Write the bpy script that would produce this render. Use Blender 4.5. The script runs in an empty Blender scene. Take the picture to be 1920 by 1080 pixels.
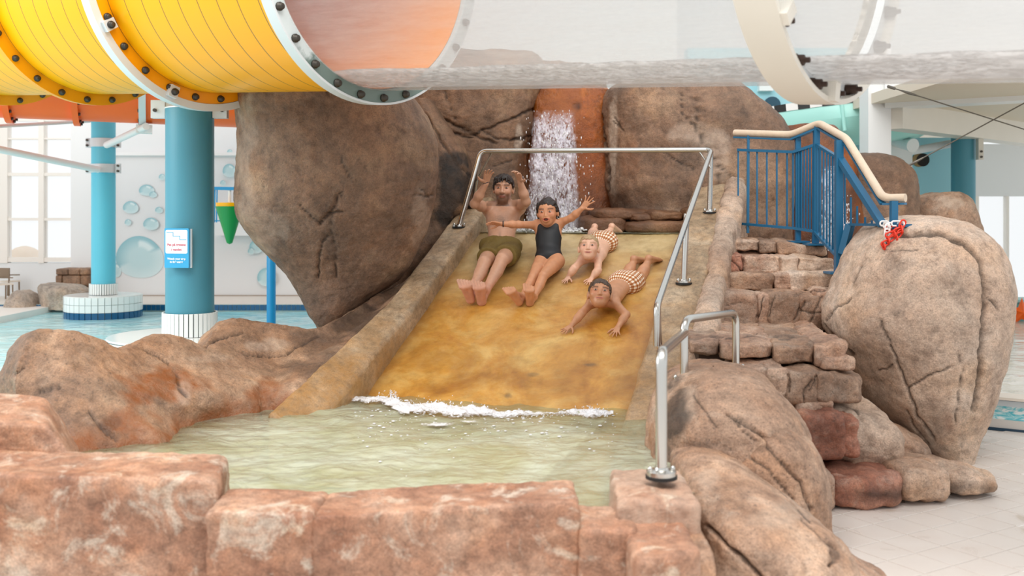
import bpy, math, random
import numpy as np
from mathutils import Vector, Matrix
random.seed(7); RNG = np.random.default_rng(7)
SC = bpy.context.scene
COL = SC.collection
FPX, HC, YH = 1900.0, 1.6, 400.0          # focal length in pixels, eye height, horizon row of the photograph

# ------------------------------------------------------------------ camera, world, lights, exposure
cam = bpy.data.cameras.new('camera'); camo = bpy.data.objects.new('camera', cam); COL.objects.link(camo)
camo.location = (0, 0, HC); camo.rotation_euler = (math.pi/2, 0, 0)
cam.sensor_width = 36; cam.lens = FPX/1920*36; cam.shift_y = -(540-YH)/1920
cam.clip_start = .05; cam.clip_end = 200
cam.dof.use_dof = True; cam.dof.focus_distance = 7.4; cam.dof.aperture_fstop = 2.0
SC.camera = camo
SC.view_settings.view_transform = 'Standard'; SC.view_settings.look = 'None'
SC.view_settings.exposure = 0.16; SC.view_settings.gamma = 1.0; SC.view_settings.use_curve_mapping = False
w = bpy.data.worlds.new('sky'); SC.world = w; w.use_nodes = True
w.node_tree.nodes['Background'].inputs[0].default_value = (.95, .98, 1.0, 1)
w.node_tree.nodes['Background'].inputs[1].default_value = 0.95
def area_light(name, loc, target, sx, sy, power, color=(1, 1, 1)):
    l = bpy.data.lights.new(name, 'AREA'); l.shape = 'RECTANGLE'; l.size = sx; l.size_y = sy; l.energy = power; l.color = color
    o = bpy.data.objects.new(name, l); COL.objects.link(o); o.location = loc
    o.rotation_euler = (Vector(target)-Vector(loc)).to_track_quat('-Z', 'Y').to_euler()
    return o
# added overhead fill for level surfaces; then the glazed long side on the left
area_light('overhead_fill', (0.5, 2.0, 7.5), (0.3, 6.5, 0.5), 7, 4, 620, (1, .965, .92))
area_light('window_daylight', (-7.5, 5.5, 4.0), (0, 7.5, 1.0), 4, 3, 210, (1, .99, .97))

# ------------------------------------------------------------------ helpers: measuring
def W(px, py, D): return np.array([(px-960)/FPX*D, D, HC-(py-YH)/FPX*D])
def PX(V): return np.stack([960+FPX*V[:, 0]/V[:, 1], YH+FPX*(HC-V[:, 2])/V[:, 1]], 1)
def srgb(h):
    h = h.lstrip('#'); c = [int(h[i:i+2], 16)/255 for i in (0, 2, 4)]
    return tuple(x/12.92 if x <= .04045 else ((x+.055)/1.055)**2.4 for x in c)+(1.0,)
def unit(v): v = np.asarray(v, float); return v/np.linalg.norm(v)

# slide frame: s runs down the slide (horizontal metres), w across it from the left edge
U = np.array([-.30, -.954]); U = U/np.linalg.norm(U); VL = np.array([.954, -.30]); VL = VL/np.linalg.norm(VL)
TL = np.array([-.28, 8.75]); ZT, SLOPE, ZW, SW = 1.43, .459, .41, 1.75
def slide_z(s): return ZT-SLOPE*s
def SP(s, w_, h=0): p = TL+U*s+VL*w_; return np.array([p[0], p[1], slide_z(s)+h])
def slide_D(px, py, hv=0):
    a = (px-960)/FPX; b = (py-YH)/FPX
    k = U[0]*a+U[1]; c = -TL[0]*U[0]-TL[1]*U[1]
    return (HC-ZT-hv+SLOPE*c)/(b-SLOPE*k)
def SW_(px, py, hv=0): return W(px, py, slide_D(px, py, hv))
N3 = unit([-SLOPE*-U[0]*-1, -SLOPE*-U[1]*-1, 1.0]); N3 = unit([SLOPE*U[0], SLOPE*U[1], 1.0])
D3 = unit([U[0], U[1], -SLOPE]); V3 = np.array([VL[0], VL[1], 0])

# ------------------------------------------------------------------ helpers: noise
_perm = np.random.default_rng(3).permutation(512)
_perm = np.concatenate([_perm % 256]*4)
_g = np.random.default_rng(4).normal(size=(256, 3)); _g /= np.linalg.norm(_g, axis=1)[:, None]
def perlin(P):
    i = np.floor(P).astype(np.int64); f = P-i; u = f*f*f*(f*(f*6-15)+10); i &= 255
    r = np.zeros(len(P))
    for dx in (0, 1):
        for dy in (0, 1):
            for dz in (0, 1):
                h = _perm[_perm[_perm[(i[:, 0]+dx) & 255]+((i[:, 1]+dy) & 255)]+((i[:, 2]+dz) & 255)]
                g = _g[h & 255]
                d = g[:, 0]*(f[:, 0]-dx)+g[:, 1]*(f[:, 1]-dy)+g[:, 2]*(f[:, 2]-dz)
                wx = u[:, 0] if dx else 1-u[:, 0]; wy = u[:, 1] if dy else 1-u[:, 1]; wz = u[:, 2] if dz else 1-u[:, 2]
                r += wx*wy*wz*d
    return r
def fbm(P, sc, octv=4, gain=.5):
    r = 0; a = 1
    for o in range(octv): r = r+a*perlin(P*sc+17.3*o); sc *= 2.03; a *= gain
    return r

# ------------------------------------------------------------------ helpers: objects
WL = {}
def tag(o, label=None, cat=None, group=None, kind=None):
    if label: o['label'] = label
    if cat: o['category'] = cat
    if group: o['group'] = group
    if kind: o['kind'] = kind
    return o
def thing(name, label, cat, loc=(0, 0, 0), rot=None, group=None, kind=None):
    o = bpy.data.objects.new(name, None); COL.objects.link(o); o.location = tuple(loc); o.empty_display_size = .1
    if rot is not None: o.rotation_euler = rot
    WL[o.name] = np.array(loc, float)
    return tag(o, label, cat, group, kind)
def mesh_of(name, V, F, mat, smooth=True, colors=None):
    me = bpy.data.meshes.new(name); V = np.asarray(V, np.float32)
    if isinstance(F, np.ndarray):
        k = F.shape[1]
        me.vertices.add(len(V)); me.vertices.foreach_set('co', V.ravel())
        me.loops.add(F.size); me.loops.foreach_set('vertex_index', F.ravel().astype(np.int32))
        me.polygons.add(len(F)); me.polygons.foreach_set('loop_start', np.arange(0, F.size, k, dtype=np.int32))
        try: me.polygons.foreach_set('loop_total', np.full(len(F), k, np.int32))
        except Exception: pass
        me.update(calc_edges=True)
    else:
        me.from_pydata([tuple(v) for v in V], [], F); me.update()
    if smooth: me.polygons.foreach_set('use_smooth', np.ones(len(me.polygons), bool))
    for m in (mat if isinstance(mat, (list, tuple)) else [mat]):
        if m: me.materials.append(m)
    if colors:
        for cn, cv in colors.items():
            a = me.attributes.new(cn, 'FLOAT_COLOR', 'POINT')
            c = np.ones((len(V), 4), np.float32); c[:, :3] = cv; a.data.foreach_set('color', c.ravel())
    return me
def obj(name, V, F, mat, parent=None, smooth=True, colors=None, origin=None, local=False):
    """one mesh object; V in world space unless local (then in the parent's space)"""
    V = np.asarray(V, float)
    if parent is not None:
        base = WL.get(parent.name, np.zeros(3)); o = bpy.data.objects.new(name, mesh_of(name, V if local else V-base, F, mat, smooth, colors))
        COL.objects.link(o); o.parent = parent; WL[o.name] = base
    else:
        if origin is None: origin = np.array([(V[:, 0].min()+V[:, 0].max())/2, (V[:, 1].min()+V[:, 1].max())/2, V[:, 2].min()])
        origin = np.asarray(origin, float)
        o = bpy.data.objects.new(name, mesh_of(name, V-origin, F, mat, smooth, colors)); COL.objects.link(o); o.location = tuple(origin); WL[o.name] = origin
    return o
def inst(name, me, parent, loc, rot=(0, 0, 0), local=False):
    o = bpy.data.objects.new(name, me); COL.objects.link(o); o.parent = parent
    base = np.zeros(3) if local else WL.get(parent.name, np.zeros(3))
    o.location = tuple(np.asarray(loc, float)-base); o.rotation_euler = rot; WL[o.name] = np.asarray(loc, float)
    return o
class MB:
    """collects simple solids; out() gives vertices and faces"""
    def __init__(s): s.V = []; s.F = []; s.n = 0
    def add(s, V, F): s.V.append(np.asarray(V, float)); s.F += [tuple(int(i)+s.n for i in f) for f in F]; s.n += len(V); return s
    def box(s, lo, hi, R=None, c=None):
        lo = np.array(lo, float); hi = np.array(hi, float)
        V = np.array([[(lo, hi)[i][0], (lo, hi)[j][1], (lo, hi)[k][2]] for i in (0, 1) for j in (0, 1) for k in (0, 1)])
        if R is not None: V = (V-c)@np.asarray(R).T+c
        return s.add(V, [(0, 1, 3, 2), (4, 6, 7, 5), (0, 4, 5, 1), (2, 3, 7, 6), (0, 2, 6, 4), (1, 5, 7, 3)])
    def bar(s, a, b, wx, wz, up=(0, 0, 1)):
        a = np.asarray(a, float); b = np.asarray(b, float); d = unit(b-a); x = np.cross(d, up)
        if np.linalg.norm(x) < 1e-4: x = np.array([1., 0, 0])
        x = unit(x); z = np.cross(x, d); V = []
        for p in (a, b):
            for i, j in ((-1, -1), (1, -1), (1, 1), (-1, 1)): V.append(p+x*wx/2*i+z*wz/2*j)
        return s.add(V, [(3, 2, 1, 0), (4, 5, 6, 7), (0, 1, 5, 4), (1, 2, 6, 5), (2, 3, 7, 6), (3, 0, 4, 7)])
    def tube(s, pts, r, n=14, caps=True):
        pts = [np.asarray(p, float) for p in pts]; m = len(pts); V = []
        rs = r if isinstance(r, (list, tuple, np.ndarray)) else [r]*m
        prev = None
        for i, p in enumerate(pts):
            d = unit((pts[min(i+1, m-1)]-pts[max(i-1, 0)]))
            if prev is None:
                x = np.cross(d, (0, 0, 1));
                if np.linalg.norm(x) < .1: x = np.cross(d, (1, 0, 0))
            else: x = prev-d*np.dot(prev, d)
            x = unit(x); prev = x; y = np.cross(d, x)
            for k in range(n):
                t = 2*math.pi*k/n; V.append(p+rs[i]*(math.cos(t)*x+math.sin(t)*y))
        F = []
        for i in range(m-1):
            for k in range(n):
                k2 = (k+1) % n; F.append((i*n+k, i*n+k2, (i+1)*n+k2, (i+1)*n+k))
        if caps: F.append(tuple(range(n-1, -1, -1))); F.append(tuple((m-1)*n+k for k in range(n)))
        return s.add(V, F)
    def lathe(s, prof, c, n=32, closed=False):
        c = np.asarray(c, float); V = []; m = len(prof)
        for r, z in prof:
            for k in range(n): t = 2*math.pi*k/n; V.append(c+np.array([r*math.cos(t), r*math.sin(t), z]))
        F = [(i*n+k, i*n+(k+1) % n, (i+1)*n+(k+1) % n, (i+1)*n+k) for i in range(m-1) for k in range(n)]
        if not closed:
            F.append(tuple(range(n-1, -1, -1))); F.append(tuple((m-1)*n+k for k in range(n)))
        else: F += [((m-1)*n+k, (m-1)*n+(k+1) % n, (k+1) % n, k) for k in range(n)]
        return s.add(V, F)
    def out(s): return np.concatenate(s.V), s.F
def put(name, mb, mat, parent=None, smooth=False, **k):
    V, F = mb.out(); return obj(name, V, F, mat, parent, smooth, **k)
def bend(pts, r=.08, n=6):
    """round the corners of a polyline"""
    pts = [np.asarray(p, float) for p in pts]; out = [pts[0]]
    for a, b, c in zip(pts, pts[1:], pts[2:]):
        l1 = np.linalg.norm(a-b); l2 = np.linalg.norm(c-b); q = min(r, l1*.45, l2*.45)
        p0 = b+(a-b)/l1*q; p1 = b+(c-b)/l2*q
        for i in range(n+1): t = i/n; out.append((1-t)**2*p0+2*t*(1-t)*b+t*t*p1)
    return out+[pts[-1]]
def auto_smooth(o, ang=40):
    me = o.data; me.polygons.foreach_set('use_smooth', np.ones(len(me.polygons), bool))
    try: me.set_sharp_from_angle(angle=math.radians(ang))
    except Exception: pass
    return o

# ------------------------------------------------------------------ materials
def nodes_of(name):
    m = bpy.data.materials.new(name); m.use_nodes = True; nt = m.node_tree; return m, nt, nt.nodes['Principled BSDF']
def pm(name, color, rough=.5, metal=0, bump=0, bscale=60, var=0, vscale=6, coat=0, **kw):
    m, nt, b = nodes_of(name); c = srgb(color) if isinstance(color, str) else color
    b.inputs['Base Color'].default_value = c; b.inputs['Roughness'].default_value = rough; b.inputs['Metallic'].default_value = metal
    if coat: b.inputs['Coat Weight'].default_value = coat
    for k, v in kw.items(): b.inputs[k].default_value = v
    if var or bump:
        tc = nt.nodes.new('ShaderNodeTexCoord'); n = nt.nodes.new('ShaderNodeTexNoise'); n.inputs['Scale'].default_value = vscale; n.inputs['Detail'].default_value = 5
        nt.links.new(tc.outputs['Object'], n.inputs['Vector'])
        if var:
            mx = nt.nodes.new('ShaderNodeMix'); mx.data_type = 'RGBA'; mx.inputs[6].default_value = tuple(x*(1-var) for x in c[:3])+(1,); mx.inputs[7].default_value = tuple(min(1, x*(1+var)) for x in c[:3])+(1,)
            nt.links.new(n.outputs['Fac'], mx.inputs[0]); nt.links.new(mx.outputs[2], b.inputs['Base Color'])
        if bump:
            n2 = nt.nodes.new('ShaderNodeTexNoise'); n2.inputs['Scale'].default_value = bscale; nt.links.new(tc.outputs['Object'], n2.inputs['Vector'])
            bp = nt.nodes.new('ShaderNodeBump'); bp.inputs['Strength'].default_value = bump; bp.inputs['Distance'].default_value = .01
            nt.links.new(n2.outputs['Fac'], bp.inputs['Height']); nt.links.new(bp.outputs[0], b.inputs['Normal'])
    return m
def ramp(nt, src, stops):
    r = nt.nodes.new('ShaderNodeValToRGB'); e = r.color_ramp.elements
    while len(e) < len(stops): e.new(.5)
    for el, (p, c) in zip(e, stops): el.position = p; el.color = c if len(c) == 4 else tuple(c)+(1,)
    nt.links.new(src, r.inputs[0]); return r.outputs[0]
def noise(nt, vec, scale, detail=5, rough=.55, dist=0):
    n = nt.nodes.new('ShaderNodeTexNoise'); n.inputs['Scale'].default_value = scale; n.inputs['Detail'].default_value = detail
    n.inputs['Roughness'].default_value = rough; n.inputs['Distortion'].default_value = dist
    nt.links.new(vec, n.inputs['Vector']); return n.outputs['Fac']
def mixc(nt, fac, a, b, mode='MIX'):
    m = nt.nodes.new('ShaderNodeMix'); m.data_type = 'RGBA'; m.blend_type = mode
    for s_, v in ((0, fac), (6, a), (7, b)):
        if isinstance(v, (int, float)): m.inputs[s_].default_value = v
        elif isinstance(v, tuple): m.inputs[s_].default_value = v
        else: nt.links.new(v, m.inputs[s_])
    return m.outputs[2]
def math_(nt, op, a, b=0):
    m = nt.nodes.new('ShaderNodeMath'); m.operation = op
    for i, v in enumerate((a, b)):
        if isinstance(v, (int, float)): m.inputs[i].default_value = v
        else: nt.links.new(v, m.inputs[i])
    return m.outputs[0]
def vec_coord(nt, kind='Object', scale=None):
    tc = nt.nodes.new('ShaderNodeTexCoord'); o = tc.outputs[kind]
    if scale:
        mp = nt.nodes.new('ShaderNodeMapping'); mp.inputs['Scale'].default_value = scale; nt.links.new(o, mp.inputs['Vector']); o = mp.outputs[0]
    return o
def rock_mat(name, dark, mid, light, scale=1.6, rough=.62, speck=.6, bump=.5, white=0.0, rust=srgb('#8a4a18'), black=srgb('#251d17'), mineral=srgb('#c9b6a4')):
    m, nt, b = nodes_of(name); v = vec_coord(nt)
    n1 = noise(nt, v, scale, 7, .62, .4)
    col = ramp(nt, n1, [(.30, srgb(dark)), (.5, srgb(mid)), (.70, srgb(light))])
    n2 = noise(nt, v, scale*7, 8, .68)
    col = mixc(nt, .75, col, ramp(nt, n2, [(.28, (.45, .42, .40)), (.5, (1, 1, 1)), (.72, (1.25, 1.2, 1.15))]), 'MULTIPLY')
    if white:
        nw = noise(nt, v, scale*2.6, 8, .7, .8)
        col = mixc(nt, math_(nt, 'MULTIPLY', ramp(nt, nw, [(.54, (0, 0, 0)), (.64, (1, 1, 1))]), white), col, mineral)
    nh = noise(nt, v, scale*1.9, 5, .6, .5)
    col = mixc(nt, 1.0, col, ramp(nt, nh, [(.32, (.88, .93, .96)), (.5, (1, 1, 1)), (.68, (1.06, .98, .88))]), 'MULTIPLY')
    n3 = noise(nt, v, 62, 4, .7)
    col = mixc(nt, math_(nt, 'MULTIPLY', ramp(nt, n3, [(.33, (1, 1, 1)), (.43, (0, 0, 0))]), speck*.75), col, (.07, .05, .04, 1))
    n4 = noise(nt, v, 120, 2)
    n5 = noise(nt, v, 24, 6, .75)
    col = mixc(nt, .55, col, ramp(nt, n5, [(.34, (.5, .48, .46)), (.5, (1, 1, 1)), (.68, (1.22, 1.2, 1.18))]), 'MULTIPLY')
    col = mixc(nt, .5, col, ramp(nt, n4, [(.3, (.55, .55, .55)), (.7, (1.35, 1.35, 1.35))]), 'MULTIPLY')
    at = nt.nodes.new('ShaderNodeAttribute'); at.attribute_name = 'stain'
    sp = nt.nodes.new('ShaderNodeSeparateColor'); nt.links.new(at.outputs['Color'], sp.inputs[0])
    mod = ramp(nt, n2, [(.3, (.35, .35, .35)), (.6, (1, 1, 1))])
    col = mixc(nt, math_(nt, 'MULTIPLY', sp.outputs[0], mod), col, rust)
    col = mixc(nt, math_(nt, 'MULTIPLY', sp.outputs[2], mod), col, mineral)
    col = mixc(nt, math_(nt, 'MULTIPLY', sp.outputs[1], ramp(nt, n2, [(.3, (.7, .7, .7)), (.6, (1, 1, 1))])), col, black)
    nt.links.new(col, b.inputs['Base Color'])
    wet = math_(nt, 'MULTIPLY', sp.outputs[0], .35)
    nt.links.new(math_(nt, 'SUBTRACT', rough, wet), b.inputs['Roughness'])
    h = math_(nt, 'ADD', math_(nt, 'MULTIPLY', n2, .6), math_(nt, 'ADD', math_(nt, 'MULTIPLY', n3, .5), math_(nt, 'MULTIPLY', n5, .5)))
    bp = nt.nodes.new('ShaderNodeBump'); bp.inputs['Strength'].default_value = bump; bp.inputs['Distance'].default_value = .035
    nt.links.new(h, bp.inputs['Height']); nt.links.new(bp.outputs[0], b.inputs['Normal'])
    return m

# ------------------------------------------------------------------ signed distance figures -> one continuous skin (surface nets)
def nets(F, org, h):
    s = F < 0; nx, ny, nz = F.shape
    off = [(i, j, k) for i in (0, 1) for j in (0, 1) for k in (0, 1)]
    cnt = np.zeros((nx-1, ny-1, nz-1), np.int8)
    for i, j, k in off: cnt += s[i:nx-1+i, j:ny-1+j, k:nz-1+k]
    ci, cj, ck = np.nonzero((cnt > 0) & (cnt < 8)); n = len(ci)
    vid = np.full(cnt.shape, -1, np.int32); vid[ci, cj, ck] = np.arange(n)
    acc = np.zeros((n, 3)); num = np.zeros(n)
    val = {o: F[ci+o[0], cj+o[1], ck+o[2]] for o in off}
    for a in off:
        for d in range(3):
            if a[d] == 0:
                b = list(a); b[d] = 1; b = tuple(b); fa, fb = val[a], val[b]; m = (fa < 0) != (fb < 0)
                t = fa[m]/(fa[m]-fb[m]); p = np.tile(np.array(a, float), (m.sum(), 1)); p[:, d] += t
                acc[m] += p; num[m] += 1
    V = (np.stack([ci, cj, ck], 1)+acc/num[:, None])*h+org
    quads = []
    for d in range(3):
        e, g = (d+1) % 3, (d+2) % 3
        sl0 = [slice(None)]*3; sl1 = [slice(None)]*3; sl0[d] = slice(0, -1); sl1[d] = slice(1, None)
        ch = s[tuple(sl0)] != s[tuple(sl1)]
        idx = np.stack(np.nonzero(ch), 1); ok = (idx[:, e] > 0) & (idx[:, g] > 0) & (idx[:, e] < F.shape[e]-1) & (idx[:, g] < F.shape[g]-1); idx = idx[ok]
        def cell(de, dg): q = idx.copy(); q[:, e] -= de; q[:, g] -= dg; return vid[q[:, 0], q[:, 1], q[:, 2]]
        Q = np.stack([cell(1, 1), cell(0, 1), cell(0, 0), cell(1, 0)], 1)
        flip = ~s[idx[:, 0], idx[:, 1], idx[:, 2]]; Q[flip] = Q[flip][:, ::-1]; quads.append(Q)
    return V, np.concatenate(quads)
class Fig:
    def __init__(s, res=.004): s.res = res; s.P = []
    def cone(s, a, b, ra, rb, k=.02, sub=False, clip=None): s.P.append(('c', np.asarray(a, float), np.asarray(b, float), ra, rb, k, sub, clip)); return s
    def ell(s, c, r, R=None, k=.02, sub=False, clip=None): s.P.append(('e', np.asarray(c, float), np.asarray(r, float), R, None, k, sub, clip)); return s
    def chain(s, pts, rs, k=.02):
        for i in range(len(pts)-1): s.cone(pts[i], pts[i+1], rs[i], rs[i+1], k)
        return s
    def bbox(s, p):
        if p[0] == 'c': r = max(p[3], p[4]); return np.minimum(p[1], p[2])-r, np.maximum(p[1], p[2])+r
        r = max(p[2]); return p[1]-r, p[1]+r
    def build(s, grow=0.0, clips=()):
        bb = [s.bbox(p) for p in s.P if not p[6]]
        lo = np.min([b[0] for b in bb], 0)-.02-grow; hi = np.max([b[1] for b in bb], 0)+.02+grow
        n = np.ceil((hi-lo)/s.res).astype(int)+2
        F = np.full(n, .5, np.float32); ax = [lo[d]+s.res*np.arange(n[d]) for d in range(3)]
        for p in s.P:
            l, h = s.bbox(p); k = p[5]; pad = k+grow+.012
            sl = tuple(slice(max(0, int((l[d]-pad-lo[d])/s.res)), min(n[d], int((h[d]+pad-lo[d])/s.res)+2)) for d in range(3))
            X, Y, Z = ax[0][sl[0]][:, None, None], ax[1][sl[1]][None, :, None], ax[2][sl[2]][None, None, :]
            if p[0] == 'c':
                a, b = p[1], p[2]; ba = b-a; L = ba@ba+1e-12
                t = np.clip(((X-a[0])*ba[0]+(Y-a[1])*ba[1]+(Z-a[2])*ba[2])/L, 0, 1)
                d = np.sqrt((X-a[0]-t*ba[0])**2+(Y-a[1]-t*ba[1])**2+(Z-a[2]-t*ba[2])**2)-(p[3]+(p[4]-p[3])*t)
            else:
                c, r, R = p[1], p[2], p[3]; x, y, z = X-c[0], Y-c[1], Z-c[2]
                if R is not None: x, y, z = (R[0][0]*x+R[0][1]*y+R[0][2]*z), (R[1][0]*x+R[1][1]*y+R[1][2]*z), (R[2][0]*x+R[2][1]*y+R[2][2]*z)
                k0 = np.sqrt((x/r[0])**2+(y/r[1])**2+(z/r[2])**2)+1e-9; k1 = np.sqrt((x/r[0]**2)**2+(y/r[1]**2)**2+(z/r[2]**2)**2)+1e-9
                d = k0*(k0-1)/k1
            d = d-(0 if p[6] else grow)
            if p[7] is not None:
                for q, nn in p[7]: d = np.maximum(d, (X-q[0])*nn[0]+(Y-q[1])*nn[1]+(Z-q[2])*nn[2])
            f = F[sl]
            if p[6]:
                hh = np.maximum(k-np.abs(f+d), 0)/max(k, 1e-6); F[sl] = np.maximum(f, -d)+hh*hh*k*.25
            else:
                hh = np.maximum(k-np.abs(f-d), 0)/max(k, 1e-6); F[sl] = np.minimum(f, d)-hh*hh*k*.25
        for q, nn in clips:
            F = np.maximum(F, ((ax[0]-q[0])*nn[0])[:, None, None]+((ax[1]-q[1])*nn[1])[None, :, None]+((ax[2]-q[2])*nn[2])[None, None, :]).astype(np.float32)
        F[0] = F[-1] = .5; F[:, 0] = F[:, -1] = .5; F[:, :, 0] = F[:, :, -1] = .5
        return nets(F, lo, s.res)

# ------------------------------------------------------------------ rocks
def normals(V, F):
    n = np.zeros_like(V); a, b, c = V[F[:, 0]], V[F[:, 1]], V[F[:, 2]]; d = V[F[:, -1]]
    fn = np.cross(c-a, d-b) if F.shape[1] == 4 else np.cross(b-a, c-a)
    for k in range(F.shape[1]): np.add.at(n, F[:, k], fn)
    l = np.linalg.norm(n, axis=1); l[l == 0] = 1; return n/l[:, None]
def poly_dist(P, pl):
    d = np.full(len(P), 1e9)
    for a, b in zip(pl, pl[1:]):
        a = np.array(a, float); b = np.array(b, float); ba = b-a
        t = np.clip(((P-a)@ba)/(ba@ba+1e-9), 0, 1); d = np.minimum(d, np.linalg.norm(P-a-t[:, None]*ba, axis=1))
    return d
def rockify(V, F, cracks=(), lump=.03, lscale=2.2, rough=.012, rscale=9, seed=0, stain=None):
    N = normals(V, F); q = V+seed*13.7
    V = V+N*(lump*fbm(q, lscale, 2)+rough*fbm(q, rscale, 4, .55))[:, None]
    st = np.zeros((len(V), 3))
    if cracks:
        N = normals(V, F); face = (N*(V-np.array([0, 0, HC]))).sum(1) < 0
        P = PX(V); jit = fbm(V, 14, 3)*5; P = P+np.stack([jit, fbm(V+5, 14, 3)*5], 1)
        for pl, wd, dp in cracks:
            g = np.exp(-(poly_dist(P, pl)/(wd*.8))**2)*face
            V = V-N*(g*dp*.75)[:, None]; st[:, 1] = np.maximum(st[:, 1], np.clip(g-.2, 0, 1)*1.05)
    if stain is not None: st = np.clip(np.maximum(st, stain(V, PX(V))), 0, 1)
    return V, st
def interp_rows(rows, n):
    rows = np.array(rows, float); t = np.linspace(0, len(rows)-1, n); i = np.clip(t.astype(int), 0, len(rows)-2); f = (t-i)[:, None]
    p0 = rows[np.clip(i-1, 0, len(rows)-1)]; p1 = rows[i]; p2 = rows[i+1]; p3 = rows[np.clip(i+2, 0, len(rows)-1)]
    return .5*((2*p1)+(-p0+p2)*f+(2*p0-5*p1+4*p2-p3)*f*f+(-p0+3*p1-3*p2+p3)*f**3)
def loft(rows, nseg=200, nlay=140, e=2.3):
    """rows top to bottom: (row, left, right) measured at depth D with half depth hd -> closed lofted body"""
    R = interp_rows(rows, nlay); th = np.linspace(0, 2*np.pi, nseg, endpoint=False)
    cx = np.sign(np.cos(th))*np.abs(np.cos(th))**(2/e); cy = np.sign(np.sin(th))*np.abs(np.sin(th))**(2/e)
    xl = (R[:, 1]-960)/FPX*R[:, 3]; xr = (R[:, 2]-960)/FPX*R[:, 3]; z = HC-(R[:, 0]-YH)/FPX*R[:, 3]
    hx = np.maximum((xr-xl)/2, .004); hd = np.maximum(R[:, 4], .004)
    # close both ends with shrinking rings
    def ring(i, k): return np.stack([(xl[i]+xr[i])/2+hx[i]*k*cx, R[i, 3]+hd[i]*k*cy, np.full(nseg, z[i])], 1)
    rings = [ring(0, k) for k in (.05, .35, .65, .88)]+[ring(i, 1) for i in range(nlay)]+[ring(nlay-1, k) for k in (.88, .5, .05)]
    V = np.concatenate(rings); m = len(rings); i = np.arange(m-1)[:, None]*nseg; k = np.arange(nseg)[None]; k2 = (k+1) % nseg
    F = np.stack([(i+k2), (i+k), (i+nseg+k), (i+nseg+k2)], 2).reshape(-1, 4)
    return V, F
def boulder(name, rows, mat, label, cat='rock', parent=None, nseg=200, nlay=140, e=2.3, group=None, **k):
    V, F = loft(rows, nseg, nlay, e); V, st = rockify(V, F, **k)
    o = obj(name, V, F, mat, parent, colors={'stain': st})
    if parent is None: tag(o, label, cat, group)
    return o
def stone_mesh(corners, n=16, e=7):
    """rounded block: corners[i][j][k], i left/right, j front/back, k bottom/top"""
    g = np.linspace(-1, 1, n); V = []; F = []; c = 0
    for d in range(3):
        for sgn in (-1, 1):
            a, b = np.meshgrid(g, g, indexing='ij'); P = np.zeros((n, n, 3)); P[..., d] = sgn; P[..., (d+1) % 3] = a; P[..., (d+2) % 3] = b
            V.append(P.reshape(-1, 3)); i = np.arange(n-1)[:, None]*n; j = np.arange(n-1)[None]
            q = np.stack([i+j, i+n+j, i+n+j+1, i+j+1], 2).reshape(-1, 4)+c; F.append(q if sgn > 0 else q[:, ::-1]); c += n*n
    V = np.concatenate(V); F = np.concatenate(F)
    key = np.round(V*1000).astype(int); _, first, inv = np.unique(key, axis=0, return_index=True, return_inverse=True); V = V[first]; F = inv.ravel()[F]
    V = V*(np.abs(V).max(1)/((np.abs(V)**e).sum(1)**(1/e)))[:, None]
    t = (V+1)/2; C = np.asarray(corners, float); out = 0
    for i in (0, 1):
        for j in (0, 1):
            for k in (0, 1):
                wgt = (t[:, 0] if i else 1-t[:, 0])*(t[:, 1] if j else 1-t[:, 1])*(t[:, 2] if k else 1-t[:, 2]); out = out+wgt[:, None]*C[i][j][k]
    return out, F
def stone(name, xl, xr, yt, yb, Df, Db, mat, parent=None, label=None, cat='stone block', n=16, e=7, ytr=None, ybr=None, bl=0, br=0, xlb=None, xrb=None, zb=None, dzb=0, Dr=0, lump=.03, rough=.011, seed=None, stain=None, cracks=(), group=None, lscale=4):
    """block whose front face spans pixels xl..xr, yt..yb at depth Df and runs back to depth Db; bl/br shift the back corners in metres; Dr pushes the right end back"""
    ytr = yt if ytr is None else ytr; ybr = yb if ybr is None else ybr
    fl, fr = W(xl, yt, Df), W(xr, ytr, Df+Dr); gl, gr = W(xl if xlb is None else xlb, yb, Df), W(xr if xrb is None else xrb, ybr, Df+Dr)
    if zb is not None: gl[2] = gr[2] = zb
    dB = Db-Df
    Bl = lambda p, s: np.array([p[0]+s, p[1]+dB, p[2]+dzb])
    C = [[[gl, fl], [Bl(gl, bl)-[0, 0, dzb], Bl(fl, bl)]], [[gr, fr], [Bl(gr, br)-[0, 0, dzb], Bl(fr, br)]]]
    V, F = stone_mesh(C, n, e); V, st = rockify(V, F, cracks, lump, lscale, rough, 14, seed if seed is not None else random.random()*9, stain)
    o = obj(name, V, F, mat, parent, colors={'stain': st})
    if parent is None: tag(o, label, cat, group)
    return o

# ------------------------------------------------------------------ shared materials
M = {}
M['white'] = pm('white_paint', '#eceeee', .45)
M['wall'] = pm('wall_paint', '#e6e9ea', .6)
M['blue_col'] = pm('blue_column_paint', '#4a90a4', .45, var=.03)
M['sky_col'] = pm('bright_blue_column_paint', '#62c6de', .45, var=.03)
M['tower'] = pm('light_blue_tower_paint', '#a6e0ee', .5)
M['rail_blue'] = pm('blue_railing_paint', '#1c6288', .4)
M['pole_blue'] = pm('bright_blue_pole', '#1a94cf', .35)
M['yellow'] = pm('yellow_plastic', '#ffb703', .3)
M['green'] = pm('green_plastic', '#0b8f45', .35)
M['flange_yellow'] = pm('yellow_flange', '#f7a400', .35)
M['orange'] = pm('orange_plastic', '#ff6a10', .4)
M['steel'] = pm('brushed_steel', '#c9c7c2', .22, 1.0)
M['bolt'] = pm('dark_bolt', '#4a4640', .45, .6)
M['rust_bolt'] = pm('rusty_bolt', '#3d2a20', .6, .3)
M['galv'] = pm('pale_grey_metal', '#d9dee0', .4, .1)
M['ivory'] = pm('ivory_enamel', '#e0dbd0', .42, var=.05, vscale=3)
M['rubber'] = pm('black_rubber', '#1c1c1c', .6)
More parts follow.
